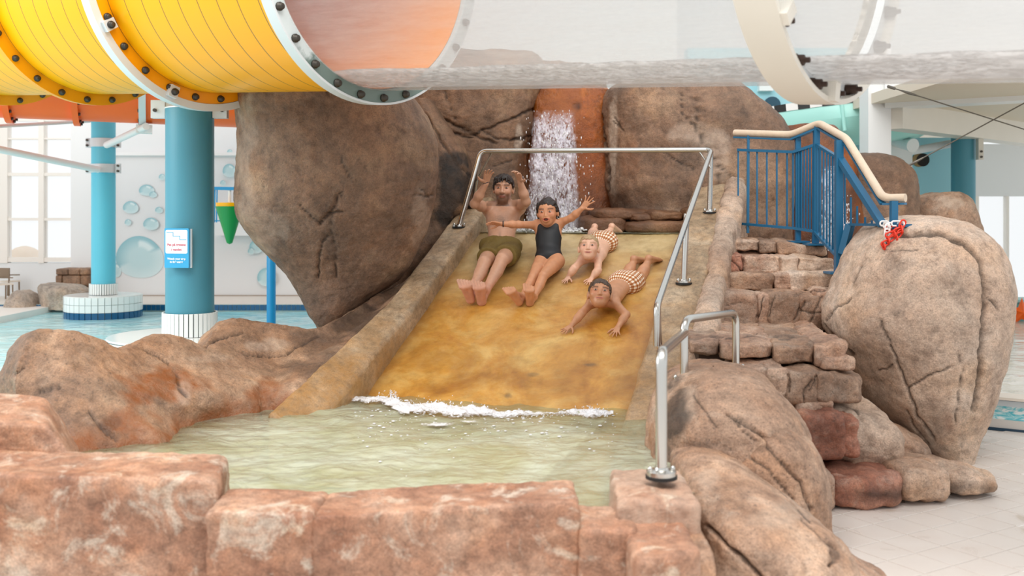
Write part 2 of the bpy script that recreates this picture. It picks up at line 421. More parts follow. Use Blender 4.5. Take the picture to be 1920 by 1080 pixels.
M['mint'] = pm('mint_fibreglass', '#b4efe6', .35)
M['black'] = pm('black_plastic', '#1d2124', .4)
M['wood'] = pm('pale_handrail_wood', '#d3bfa8', .5, bump=.2, bscale=40, var=.12, vscale=14)
M['navy'] = pm('navy_glazed_tile', '#1b5a86', .15, var=.1, vscale=20)
M['wtile'] = pm('white_glazed_tile', '#eef4f3', .15)
M['grout'] = pm('grey_green_grout', '#9fb8b8', .8)
M['darkgrout'] = pm('dark_grout', '#6f7a78', .8)
M['red'] = pm('red_plastic', '#e0371c', .35)
M['chain_white'] = pm('white_plastic', '#f3f1ee', .35)
M['ceil'] = pm('beige_ceiling_board', '#e3d9c8', .7, var=.02)
M['turq'] = pm('turquoise_wall_paint', '#79c3c8', .5)
M['frame'] = pm('window_frame_paint', '#f1ece4', .5)
M['chair_brown'] = pm('brown_chair_weave', '#8d7a66', .6)
M['cable'] = pm('steel_cable', '#6f6a62', .4, .7)
ROCK = dict(
 a=rock_mat('rock_brown', '#5c4738', '#846651', '#ab8c70', 1.5),
 b=rock_mat('rock_dark_brown', '#57412f', '#806049', '#a58465', 1.5),
 g=rock_mat('rock_tan', '#a88b76', '#c6ab96', '#e0ccba', 1.3, speck=.5, white=.25),
 s=rock_mat('rock_step', '#916c56', '#c09c85', '#e0c7b2', 2.6, speck=.65, white=.4),
 f=rock_mat('rock_front', '#875943', '#ab8067', '#cfae97', 2.2, speck=.25, white=.9, bump=.35),
 r=rock_mat('rock_pink_brown', '#8a6953', '#b39179', '#d5b9a3', 2.0, speck=.75, white=.3),
 l=rock_mat('rock_ridge', '#735745', '#9d7b61', '#c2a286', 2.0, speck=.7, white=.1),
 red=rock_mat('rock_red', '#7c4a38', '#a46c56', '#c49580', 2.6, speck=.6, white=.25),
 rust=rock_mat('rock_rust', '#74391a', '#9c5420', '#b8702c', 1.8, .4, speck=.3),
 grey=rock_mat('rock_grey_tan', '#97877a', '#b8a899', '#d0c2b4', 2.0, speck=.3))

def emis(name, color, s):
    m, nt, b = nodes_of(name); b.inputs['Base Color'].default_value = srgb(color); b.inputs['Emission Color'].default_value = srgb(color); b.inputs['Emission Strength'].default_value = s
    return m
def water_mat(name, deep, clear, rough=.06, bscale=7, bstr=.35, spark=0):
    """murky water: part see-through with a tint, part scattering, glossy with ripples"""
    m, nt, b = nodes_of(name); v = vec_coord(nt)
    n1 = noise(nt, v, 1.6, 5, .6, 1.2)
    b.inputs['Base Color'].default_value = srgb(deep)
    col = ramp(nt, n1, [(.35, srgb(deep)), (.62, srgb(spark or deep))]); nt.links.new(col, b.inputs['Base Color'])
    b.inputs['Roughness'].default_value = rough; b.inputs['IOR'].default_value = 1.33
    n2 = noise(nt, vec_coord(nt, 'Object', (1, 1.6, 1)), bscale, 4, .55, 1.0)
    bp = nt.nodes.new('ShaderNodeBump'); bp.inputs['Strength'].default_value = bstr; bp.inputs['Distance'].default_value = .03
    nt.links.new(n2, bp.inputs['Height']); nt.links.new(bp.outputs[0], b.inputs['Normal'])
    tr = nt.nodes.new('ShaderNodeBsdfTransparent'); tr.inputs[0].default_value = (.86, .9, .82, 1)
    mx = nt.nodes.new('ShaderNodeMixShader'); at = nt.nodes.new('ShaderNodeAttribute'); at.attribute_name = 'stain'; nt.links.new(math_(nt, 'ADD', clear, math_(nt, 'MULTIPLY', at.outputs['Fac'], .55)), mx.inputs[0])
    nt.links.new(b.outputs[0], mx.inputs[1]); nt.links.new(tr.outputs[0], mx.inputs[2])
    nt.links.new(mx.outputs[0], nt.nodes['Material Output'].inputs[0])
    return m
M['pool_water'] = water_mat('murky_pool_water', '#b9b994', .25, spark='#d2d7c0', bscale=4.5, bstr=.9)
M['blue_water'] = water_mat('turquoise_pool_water', '#a4f0fb', .04, spark='#d2fbff', bscale=4, bstr=.4)
M['side_water'] = water_mat('side_pool_water', '#cfc7b4', .2, spark='#e6e0d2', bscale=3, bstr=.35)
def foam_mat(name):
    m, nt, b = nodes_of(name); b.inputs['Base Color'].default_value = (.92, .92, .94, 1); b.inputs['Roughness'].default_value = .25
    tr = nt.nodes.new('ShaderNodeBsdfTransparent'); mx = nt.nodes.new('ShaderNodeMixShader'); mx.inputs[0].default_value = .25
    nt.links.new(b.outputs[0], mx.inputs[1]); nt.links.new(tr.outputs[0], mx.inputs[2]); nt.links.new(mx.outputs[0], nt.nodes['Material Output'].inputs[0]); return m
M['foam'] = foam_mat('water_foam')
def foam_sheet_mat():
    m, nt, b = nodes_of('foam_sheet'); b.inputs['Base Color'].default_value = (.9, .9, .93, 1); b.inputs['Roughness'].default_value = .3
    n = noise(nt, vec_coord(nt), 22, 8, .72, 1.0); at = nt.nodes.new('ShaderNodeAttribute'); at.attribute_name = 'stain'
    a = ramp(nt, math_(nt, 'ADD', math_(nt, 'MULTIPLY', n, .9), math_(nt, 'SUBTRACT', at.outputs['Fac'], .72)), [(.30, (0, 0, 0)), (.46, (.92, .92, .92))])
    bp = nt.nodes.new('ShaderNodeBump'); bp.inputs['Strength'].default_value = .5; bp.inputs['Distance'].default_value = .01; nt.links.new(n, bp.inputs['Height']); nt.links.new(bp.outputs[0], b.inputs['Normal'])
    tr = nt.nodes.new('ShaderNodeBsdfTransparent'); mx = nt.nodes.new('ShaderNodeMixShader'); nt.links.new(a, mx.inputs[0]); nt.links.new(tr.outputs[0], mx.inputs[1]); nt.links.new(b.outputs[0], mx.inputs[2]); nt.links.new(mx.outputs[0], nt.nodes['Material Output'].inputs[0]); return m
M['foam_sheet'] = foam_sheet_mat()

# ------------------------------------------------------------------ the setting
DW = 13.5; ZD = .5                                   # far wall and the far deck beyond the big pool
def struct(name, mb, mat, parent=None, smooth=False): return tag(put(name, mb, mat, parent, smooth), kind='structure')
# tiled hall floor: a base slab with the tiles near the camera laid one by one
ta = np.array([.855, .518, 0]); tb = np.array([-.518, .855, 0]); T = .2
mflo, nt, b = nodes_of('far_floor_tiling'); v = vec_coord(nt)
mp = nt.nodes.new('ShaderNodeMapping'); mp.inputs['Rotation'].default_value = (0, 0, -math.atan2(.518, .855)); mp.inputs['Location'].default_value = (T/2, T/2, 0); nt.links.new(nt.nodes.new('ShaderNodeNewGeometry').outputs['Position'], mp.inputs['Vector'])
br = nt.nodes.new('ShaderNodeTexBrick'); br.offset = 0; br.inputs['Scale'].default_value = 1; br.inputs['Brick Width'].default_value = T; br.inputs['Row Height'].default_value = T
br.inputs['Mortar Size'].default_value = .0052; br.inputs['Color1'].default_value = srgb('#dcd3cb'); br.inputs['Color2'].default_value = srgb('#d9cfc7'); br.inputs['Mortar'].default_value = srgb('#f0ebe7')
nt.links.new(mp.outputs[0], br.inputs['Vector']); nt.links.new(br.outputs[0], b.inputs['Base Color']); b.inputs['Roughness'].default_value = .22
floor = struct('floor', MB().box((-9, -3, -.2), (9, 17, -.006)), mflo)
mt, nt, b = nodes_of('wet_floor_tile'); v = vec_coord(nt, 'Object')
gm = nt.nodes.new('ShaderNodeNewGeometry'); nn = noise(nt, gm.outputs['Position'], 3.2, 3, .5, .6)
col = ramp(nt, nn, [(.30, srgb('#cdbfb2')), (.36, srgb('#dbd1c9')), (.7, srgb('#e0d8d1'))]); nt.links.new(col, b.inputs['Base Color'])
nt.links.new(ramp(nt, nn, [(.30, (.12, .12, .12)), (.42, (.34, .34, .34))]), b.inputs['Roughness'])
M['tile'] = mt
tile_me = None; cnt = 0
hw = T/2-.0045
tV = np.array([(x, y, z) for z, k in ((-.012, 1), (-.0015, 1), (0, .985)) for x, y in ((-hw*k, -hw*k), (hw*k, -hw*k), (hw*k, hw*k), (-hw*k, hw*k))])
tF = [(0, 1, 5, 4), (1, 2, 6, 5), (2, 3, 7, 6), (3, 0, 4, 7), (4, 5, 9, 8), (5, 6, 10, 9), (6, 7, 11, 10), (7, 4, 8, 11), (8, 9, 10, 11)]
tile_me = mesh_of('floor_tile', tV, tF, mt, smooth=False)
far_tiles = MB(); cand = []
for i in range(-40, 80):
    for j in range(-40, 80):
        c = ta*(i*T)+tb*(j*T)
        if c[1] < 3.9 or c[1] > 9.5: continue
        px, py = PX(c[None])[0]
        if 1500 < px < 1960 and 805 < py < 1120: cand.append((c[1], c))
cand.sort(key=lambda q: q[0])
for k, (y, c) in enumerate(cand):
    if k < 300: inst('floor_tile', tile_me, floor, c, (0, 0, math.atan2(.518, .855)))

# far wall with its windows
def px_x(px, D=DW): return (px-960)/FPX*D
def px_z(py, D=DW): return HC-(py-YH)/FPX*D
wall = MB()
xa, xb = px_x(-260), px_x(147)
zs, zt = px_z(493), px_z(190)
wall.box((xa-.5, DW, ZD), (xb, DW+.25, zs))                                  # under the window
wall.box((xa-.5, DW, px_z(100)), (xb, DW+.25, 8))                           # above
wall.box((xb, DW, 0), (2.2, DW+.25, 8)); wall.box((2.2, 16.6, 2.9), (13, 16.85, 8))
wall_back = struct('wall_back', wall, M['wall'])
tr = MB().box((px_x(140), DW-.12, ZD), (px_x(203), DW+.01, 5.0)); struct('trim_1', tr, M['white'])
tr = MB().box((px_x(203), DW-.06, px_z(292)), (px_x(620), DW+.01, px_z(286))); struct('trim_2', tr, M['white'])
tr = MB().box((px_x(200), DW-.10, px_z(445)-.0), (px_x(200)+.02, DW+.01, px_z(440))); 
tr = MB().box((px_x(412), DW-.22, px_z(441)), (px_x(640), DW+.01, px_z(382))); struct('trim_3', tr, M['white'])
tr = MB().box((px_x(150), DW-.03, ZD-.05), (px_x(900), DW+.01, px_z(553))); struct('baseboard_back', tr, pm('taupe_skirting', '#a99c90', .6))
wn = thing('window_1', None, None, (px_x(60), DW, zs), kind='structure')
zt = px_z(100)
for px, wd in ((-190, 8), (-110, 8), (-52, 22), (78, 10), (139, 10), (6, 18)):
    put('mullion', MB().box((px_x(px-wd/2), DW-.02, zs), (px_x(px+wd/2), DW+.10, zt)), M['frame'], wn)
for py, h in ((487, 8), (411, 5), (327, 6), (260, 3), (225, 4), (160, 4)):
    put('transom', MB().box((px_x(-260), DW-.01, px_z(py+h/2)), (px_x(139), DW+.08, px_z(py-h/2))), M['frame'], wn)
gl, nt, b = nodes_of('window_glass'); b.inputs['Base Color'].default_value = (1, 1, 1, 1); b.inputs['Roughness'].default_value = .02
tp = nt.nodes.new('ShaderNodeBsdfTransparent'); mx = nt.nodes.new('ShaderNodeMixShader'); mx.inputs[0].default_value = .9
nt.links.new(b.outputs[0], mx.inputs[1]); nt.links.new(tp.outputs[0], mx.inputs[2]); nt.links.new(mx.outputs[0], nt.nodes['Material Output'].inputs[0]); M['glass'] = gl
for x0, x1 in ((-260, -190), (-190, -110), (-110, -52), (-40, 6), (15, 74), (83, 135)):
    for y0, y1 in ((487, 411), (411, 327), (327, 260), (260, 225), (225, 160), (160, 100)):
        put('pane', MB().box((px_x(x0), DW+.03, px_z(y0)), (px_x(x1), DW+.04, px_z(y1))), gl, wn)
# things outside seen faintly through the window
o = boulder('garden_rock', [(462, 40, 50, 15.5, .1), (470, 28, 66, 15.5, .25), (490, 18, 74, 15.5, .3), (505, 18, 76, 15.5, .3)], pm('pale_garden_rock', '#f0dcc6', .8), 'pale tan rock outside behind the left window, low in the pane', 'rock', nseg=40, nlay=20)  # one even pale tan colour
# deck beyond the pool
struct('floor_deck', MB().box((-9, 12.25, 0), (2.6, DW+.2, ZD)), pm('deck_tiling', '#ded6cc', .35, var=.04))
struct('floor_deck_side', MB().box((-9, 9.6, 0), (-5.55, 12.6, ZD-.02)), pm('deck_tiling_side', '#efe9e2', .35, var=.04))
et = MB(); et.box((-9, 12.225, .2), (2.6, 12.25, ZD)) 
struct('trim_4', et, M['grout'])
et = MB(); x = -6.2
while x < 2.5: et.box((x, 12.215, .43), (x+.047, 12.24, ZD-.005)); x += .0545
o = put('pool_edge_tiles', et, M['navy']); tag(o, 'row of navy blue tiles along the far edge of the turquoise pool', 'tiles', kind='stuff')

# bubbles painted on the wall
def bubble_mat():
    m, nt, b = nodes_of('bubble_print'); at = nt.nodes.new('ShaderNodeAttribute'); at.attribute_name = 'print'
    nt.links.new(at.outputs['Color'], b.inputs['Base Color']); b.inputs['Roughness'].default_value = .6; return m
BM_ = bubble_mat()
def bubble(px, py, rx, ry, a=0):
    V = []; C = []; F = []; rn, sn = 7, 36
    for i in range(rn+1):
        q = i/rn
        for k in range(sn):
            t = 2*math.pi*k/sn; wob = 1+.05*math.sin(2*t+1)+.03*math.sin(3*t)
            u, v_ = q*rx*wob*math.cos(t), q*ry*wob*math.sin(t)
            x = u*math.cos(a)-v_*math.sin(a); y = u*math.sin(a)+v_*math.cos(a)
            V.append(W(px+x, py+y, DW-.006-.004*len(wall_back.children))); d = (math.cos(t)*-.4+math.sin(t)*-.9)
            base = np.array(srgb('#bfdde1')[:3]); dk = np.array(srgb('#8fc2cc')[:3]); lt = np.array(srgb('#d8ebed')[:3])
            e = max(0, q-.45)/.55; c = base*(1-e)+(dk if d > 0 else lt*.9+dk*.1)*e
            if .5 < q < .75 and abs(((t-5.2+math.pi) % (2*math.pi))-math.pi) < .5: c = lt*1.03
            C.append(c)
    for i in range(rn):
        for k in range(sn): F.append((i*sn+k, (i+1)*sn+k, (i+1)*sn+(k+1) % sn, i*sn+(k+1) % sn))
    return obj('bubble', np.array(V), F, BM_, wall_back, colors={'print': np.array(C)})
for bb in ((262, 483, 43, 41), (218, 507, 9, 14), (275, 357, 14, 11), (287, 365, 7, 6), (245, 389, 14, 12), (240, 417, 6, 6), (298, 394, 7, 6), (283, 420, 14, 12),
           (304, 332, 6, 6), (431, 285, 5, 5), (430, 320, 12, 13), (418, 343, 5, 5), (480, 463, 12, 13), (471, 471, 6, 7), (500, 520, 17, 18), (522, 476, 10, 12)):
    bubble(*bb)
wl_ = thing('wall_lamp', 'small grey box lamp on the white pier right of the left window', 'lamp', W(139, 397, DW-.05))
put('housing', MB().box(W(136, 403, DW-.1), W(144, 391, DW)), pm('lamp_grey', '#c5c2be', .5), wl_)
put('lens', MB().box(W(137, 404.5, DW-.09), W(143, 403, DW-.01)), emis('lamp_lens', '#fff2dc', 1.5), wl_)

# water
def grid(xs, ys, zf, inside=None):
    X, Y = np.meshgrid(xs, ys, indexing='ij'); n, m = X.shape; P = np.stack([X.ravel(), Y.ravel(), np.zeros(n*m)], 1); P[:, 2] = zf(P)
    i = np.arange(n-1)[:, None]*m; j = np.arange(m-1)[None]; F = np.stack([i+j, i+m+j, i+m+j+1, i+j+1], 2).reshape(-1, 4)
    if inside is not None:
        c = P[F].mean(1); F = F[inside(c)]; used = np.unique(F); mp_ = np.full(len(P), -1); mp_[used] = np.arange(len(used)); P = P[used]; F = mp_[F]
    return P, F
def in_poly(c, poly):
    r = np.zeros(len(c), bool); n = len(poly)
    for i in range(n):
        x1, y1 = poly[i]; x2, y2 = poly[(i+1) % n]
        m = ((y1 > c[:, 1]) != (y2 > c[:, 1])) & (c[:, 0] < (x2-x1)*(c[:, 1]-y1)/((y2-y1) if y2 != y1 else 1e-9)+x1); r ^= m
    return r
def on_z(px, py, z=None): z = ZW if z is None else z; return W(px, py, (HC-z)*FPX/(py-YH))
slide_pool = [(-2.35, 5.6), (-2.9, 4.55), (-2.5, 4.2), (.5, 3.85), (.95, 4.6), (1.2, 6.4), (-.9, 7.1), (-1.9, 6.7)]
def ripple(P): return ZW+.022*fbm(P*np.array([1, 1.5, 1]), 2.6, 4, .55)+.006*fbm(P, 12, 3)
V, F = grid(np.arange(-3, 1.3, .016), np.arange(3.8, 7.2, .016), ripple, lambda c: in_poly(c, slide_pool))
sv = (V[:, :2]-TL)@U; wv = (V[:, :2]-TL)@VL; dep = np.where((wv > -.25) & (wv < SW+.35), np.clip(ZW-slide_z(sv), 0, .45), .45)
dep = np.where((wv > SW-.1) & (wv < SW+.32), dep*.4, dep)
shore = np.array([on_z(px, py)[:2] for px, py in ((130,855),(215,842),(300,830),(345,806),(390,792),(430,785),(497,775))])
dep = np.minimum(dep, np.clip(poly_dist(V[:, :2], shore)*.75, 0, .45))
sh_ = np.exp(-dep/.19)[:, None]*np.ones((1, 3))
tag(obj('pool_water', V, F, M['pool_water'], colors={'stain': sh_}), 'murky greenish water in the splash pool at the foot of the rock slide', 'water')
blue_pool = [(-2.3, 5.4), (-2.75, 4.5), (-9, 4.5), (-9, 12.23), (2.5, 12.23), (2.5, 10.6), (-1.2, 8.6), (-1.75, 6.9)]
V, F = grid(np.arange(-9, 2.5, .05), np.arange(4.4, 12.26, .05), lambda P: ZW+.008*fbm(P, 2.2, 3), lambda c: in_poly(c, blue_pool))
tag(obj('pool_water', V, F, M['blue_water']), 'turquoise water of the big pool behind the low rocks', 'water')
struct('floor_pool', MB().box((-9, 4.4, -.3), (2.5, 12.25, -.01)), pm('pool_basin_tiles', '#a9e2ec', .5))
struct('floor_basin', MB().box((-2.6, 3.95, -.01), (1.3, 7.2, .02)), pm('basin_stone', '#9c7a4e', .6, var=.3, vscale=2))

# ------------------------------------------------------------------ right-hand background of the hall
# pale end wall and glazed front
DG = 16.0
struct('wall_right', MB().box((px_x(1826, DG), DG, px_z(368, DG)), (px_x(2100, DG), DG+.2, px_z(270, DG))), M['wall'])
wg = thing('window_2', None, None, (px_x(1900, DG), DG, 0), kind='structure')
for px, wd in ((1830, 8), (1888, 5), (1960, 6), (2040, 6)):
    put('mullion', MB().box((px_x(px-wd/2, DG), DG-.03, 0), (px_x(px+wd/2, DG), DG+.08, px_z(368, DG))), M['frame'], wg)
for x0, x1 in ((1834, 1885), (1891, 1957), (1963, 2040)):
    put('pane', MB().box((px_x(x0, DG), DG+.02, 0), (px_x(x1, DG), DG+.03, px_z(368, DG))), gl, wg)
# mint wall of the end building seen under the beam, light blue round tower
tw = thing('slide_tower', 'light blue slide tower wall with a dark round porthole behind the white column', 'tower', W(1725, 420, 13.2))
Vt = MB().box(W(1560, 622, 13.2), W(1783, 258, 13.2)+np.array([0, .3, 0])); put('wall_panel', Vt, M['tower'], tw)
pb = MB().tube([W(1729, 300, 13.2)+[0, .02, 0], W(1729, 300, 13.2)+[0, -.03, 0]], .085, 24); put('porthole', pb, pm('dark_porthole', '#2a2018', .3), tw)
pb = MB().tube([W(1723, 300, 13.19)+[0, .0, 0], W(1723, 300, 13.19)+[0, -.015, 0]], .09, 24); put('porthole_rim', pb, pm('wooden_rim', '#a98a5c', .5), tw)
# upper blue building behind the mint flume
bw = thing('slide_building', 'pale blue wall with a dark round opening behind the mint flume', 'building', W(1520, 320, 13.6))
put('wall_panel', MB().box(W(1290, 623, 13.6), W(1640, 90, 13.6)+np.array([0, .3, 0])), pm('pale_blue_wall', '#a5d8e3', .5), bw)
put('porthole', MB().tube([W(1447, 197, 13.6)+[0, .02, 0], W(1447, 197, 13.6)+[0, -.04, 0]], .11, 24), pm('deep_blue_opening', '#1e4b60', .4), bw)
put('ledge', MB().box(W(1420, 172, 13.6)-np.array([0, .12, 0]), W(1446, 150, 13.6)), M['white'], bw)
# mint flume: open half pipe sweeping past, with a checkered strip along its rim
fl = thing('water_flume', 'mint green open flume with a black and white checkered rim strip, behind the rocks', 'slide', W(1540, 280, 11.8))
path = [W(px, py, D) for px, py, D in ((1300, 240, 12.6), (1380, 222, 12.2), (1460, 204, 11.9), (1540, 193, 11.7), (1620, 183, 11.6), (1700, 174, 11.6), (1760, 168, 11.8))]
prof = [(-.0, .0), (-.02, .0), (-.05, -.2), (.05, -.36), (.3, -.48), (.6, -.52), (.9, -.45), (1.1, -.25), (1.15, -.1), (1.1, -.1), (1.0, -.3), (.6, -.46), (.3, -.42), (.1, -.3), (.0, -.18)]
V = []; F = []; n = len(prof)
for i, p in enumerate(path):
    for y, z in prof: V.append(p+np.array([0, y, z]))
for i in range(len(path)-1):
    for k in range(n): F.append((i*n+k, i*n+(k+1) % n, (i+1)*n+(k+1) % n, (i+1)*n+k))
auto_smooth(obj('trough', np.array(V), F, M['mint'], fl))
L = [np.linalg.norm(b_-a_) for a_, b_ in zip(path, path[1:])]; tot = sum(L); ck = {0: MB(), 1: MB()}
def along(d):
    for i, l in enumerate(L):
        if d <= l or i == len(L)-1: return path[i]+(path[i+1]-path[i])*(d/l)
        d -= l
q = 0; i = 0
while q < tot-.15:
    a_, b_ = along(q), along(q+.135); put(('black_square', 'white_square')[i % 2], MB().bar(a_+[0, -.03, 0], b_+[0, -.03, 0], .02, .085), (M['black'], M['chain_white'])[i % 2], fl); q += .135; i += 1
put('hanger', MB().tube([W(1578, 190, 11.6), W(1584, 245, 11.6)], .022, 12), M['mint'], fl)
# white column, beams, pipe brackets, ceiling with a downlight
struct('wall_column', MB().box(W(1628, 460, 11.0)+np.array([0, 0, 0]), W(1671, 90, 11.0)+np.array([0, .28, 0])), M['white'])
bmw = MB(); a_, b_ = W(1672, 218, 11.0), W(1980, 262, 14.4); a_[2] = b_[2] = 2.655; bmw.bar(a_, b_, .25, .28); struct('trim_5', bmw, M['ivory'])
bmw = MB(); a_, b_ = np.array([4.1, 11.05, 2.92]), np.array([7.4, 9.0, 2.92]); bmw.bar(a_, b_, .3, .36); struct('trim_6', bmw, M['white'])
struct('ceiling', MB().box((3.9, 8.6, 2.79), (10, 17, 2.9)), M['ceil'])
dl = thing('downlight', 'round recessed downlight glowing in the beige ceiling at right', 'lamp', (4.98, 10.85, 2.79))
put('trim_ring', MB().lathe([(.0, -.004), (.105, -.004), (.105, .0), (.0, .0)], (4.98, 10.85, 2.79), 28), M['white'], dl)
put('lens', MB().lathe([(.0, -.008), (.085, -.008), (.085, -.003), (.0, -.003)], (4.98, 10.85, 2.79), 28), emis('downlight_glow', '#fff6e6', 3), dl)
for (p0, p1, r, nm) in ((W(1672, 262, 12.6), W(1709, 272, 12.2), .075, 'short'), (W(1690, 287, 12.7), W(1790, 268, 12.9), .05, 'long')):
    t = thing('support_pipe', 'white %s support pipe with bracket plate under the beam at right' % nm, 'pipe', p1)
    put('pipe', MB().tube([p0, p1], r, 18), M['white'], t, smooth=False)
    put('bracket_plate', MB().box(p0-np.array([.1, .1, .22]), p0+np.array([.1, .1, .10])), M['white'], t)
    put('end_cap', MB().tube([p1, p1+unit(p1-p0)*.03], r*1.12, 18), M['white'], t)
t = thing('support_pipe', 'white pipe bracket stub low beside the mint flume, behind the wooden handrail', 'pipe', W(1560, 290, 12))
put('pipe', MB().tube([W(1552, 278, 12), W(1580, 282, 12)], .07, 18), M['white'], t); put('bracket_plate', MB().box(W(1549, 292, 12)-np.array([0, .1, 0]), W(1556, 266, 12)), M['white'], t)
for a_, b_, lab, hl in ((W(1668, 163, 9.3), W(1960, 255, 9.9), 'thin steel cable running down right from the top of the white column', .12), (W(1690, 318, 9.9), W(1960, 172, 9.4), 'thin steel cable rising to the right across the beam', .1)):
    t = thing('brace_cable', lab, 'cable', (a_+b_)/2, group='brace cables at right')
    put('cable', MB().tube([a_, b_], .006, 8), M['cable'], t)
    c = a_+(b_-a_)*hl; put('turnbuckle', MB().tube([c-unit(b_-a_)*.09, c, c+unit(b_-a_)*.09], [.008, .014, .008], 10), M['cable'], t)
    put('anchor', MB().tube([a_-unit(b_-a_)*.02, a_+unit(b_-a_)*.06], .014, 10), M['cable'], t)
t = thing('steel_column', 'blue round column at right with a white bolted bracket carrying the beam', 'column', W(1806, 600, 12.6), group='blue round columns')
xc = W(1806, 400, 12.6); put('shaft', MB().lathe([(.142, 0), (.142, 2.55)], (xc[0], xc[1], 0), 40), M['blue_col'], t, smooth=False)
auto_smooth(bpy.data.objects[-1] if False else t.children[0])
put('bracket', MB().box((xc[0]+.10, xc[1]-.2, px_z(300, 12.5)), (xc[0]+.16, xc[1]-.12, px_z(222, 12.4))), M['ivory'], t)
bolt_s = mesh_of('bolt', *MB().tube([(0, 0, 0), (0, -.02, 0)], .014, 8).out(), M['bolt'], False)
for zz in (230, 238, 285, 295): inst('bolt', bolt_s, t, (xc[0]+.13, xc[1]-.2, px_z(zz, 12.5)))
# turquoise low wall, starfish ornament, side pool with a glass front
lw = thing('low_wall', 'low turquoise wall in front of the bright glazing at far right', 'wall', W(1900, 607, 12.9))
put('body', MB().box(W(1600, 607, 12.9), W(2060, 567, 12.9)+np.array([0, .3, 0])), M['turq'], lw)
a_ = W(1600, 567, 12.85); put('coping', MB().box((a_[0], 12.84, a_[2]), (W(2060, 567, 12.9)[0], 13.25, a_[2]+.035)), pm('pale_turquoise_coping', '#a9dadd', .4), lw)
st = MB(); sc = W(1916, 586, 12.78)
Vs = [sc+np.array([0, -.05, 0]), sc+np.array([0, .04, 0])]; Fs = []
for k in range(10):
    r = .19 if k % 2 == 0 else .08; t_ = math.pi/2+k*math.pi/5; Vs.append(sc+np.array([r*math.cos(t_), 0, r*math.sin(t_)]))
for k in range(10): Fs += [(0, 2+(k+1) % 10, 2+k), (1, 2+k, 2+(k+1) % 10)]
tag(obj('starfish_ornament', np.array(Vs), Fs, M['orange'], smooth=False), 'orange starfish ornament on the low turquoise wall at the right edge', 'ornament')
sw = thing('side_pool_wall', 'low glass-fronted pool side showing rippling turquoise water, on the floor at right', 'pool wall', (3.6, 7.4, 0))
p0 = np.array([2.9, 7.98, 0]); p1 = np.array([4.9, 6.73, 0]); dn = unit(p1-p0); up = np.array([0, 0, 1.])
p0 = p0-dn*.4
put('base', MB().bar(p0+up*.045, p1+up*.045, .1, .065), pm('pale_pool_base', '#cfcac4', .3), sw)
put('foot_strip', MB().bar(p0+up*.006, p1+up*.006, .12, .022), pm('dark_blue_strip', '#1f3d52', .3), sw)
rp, nt, b = nodes_of('rippling_pool_side'); v = vec_coord(nt, 'Object', (1, 1, 2.4)); nq = noise(nt, v, 9, 4, .6, 1.5)
nt.links.new(ramp(nt, nq, [(.40, srgb('#5fc6d6')), (.5, srgb('#a9e2e8')), (.58, srgb('#f4fbfb'))]), b.inputs['Base Color']); b.inputs['Roughness'].default_value = .1
put('water_panel', MB().bar(p0+up*.125, p1+up*.125, .06, .10), rp, sw)
put('upper_panel', MB().bar(p0+up*.197, p1+up*.197, .06, .045), pm('pale_blue_panel', '#dfe9ee', .2), sw)
put('top_strip', MB().bar(p0+up*.225, p1+up*.225, .08, .014), pm('dark_blue_strip_top', '#24384a', .3), sw)
put('coping', MB().bar(p0+up*.242, p1+up*.242, .22, .02), pm('pale_coping', '#ddd3c6', .35), sw)
n_in = np.array([-dn[1], dn[0], 0]);
poly = [tuple((p0+n_in*.05)[:2]), tuple((p1+n_in*.05)[:2]), (9, 6.9), (9, 12.88), (2.4, 12.88)]
V, F = grid(np.arange(2.2, 9, .05), np.arange(6.5, 12.9, .05), lambda P: .235+.006*fbm(P, 2.5, 3), lambda c: in_poly(c, poly))
tag(obj('pool_water', V, F, M['side_water']), 'shallow glaring pale water of the side pool behind the right boulder', 'water')

# ------------------------------------------------------------------ rocks around the slide
def wet_low(z0, z1, r=1.0, algae=0):
    def f(V, P):
        t = np.clip((z1-V[:, 2])/(z1-z0), 0, 1)*(.75+.5*fbm(V, 5, 3)); s = np.zeros((len(V), 3)); s[:, 0] = np.clip(t, 0, 1)*r; return s
    return f
def blot(spots):
    """spots: (x, y, rx, ry, channel, strength) measured like the photograph; dirt, rust with shapes of their own"""
    def f(V, P):
        s = np.zeros((len(V), 3)); n = fbm(V, 6, 4)*.9
        for x, y, rx, ry, ch, a in spots:
            d = np.sqrt(((P[:, 0]-x)/rx)**2+((P[:, 1]-y)/ry)**2)+n; s[:, ch] = np.maximum(s[:, ch], np.clip((1.1-d)/.5, 0, 1)*a)
        return s
    return f
def both(*fs): return lambda V, P: np.max([f(V, P) for f in fs], 0)

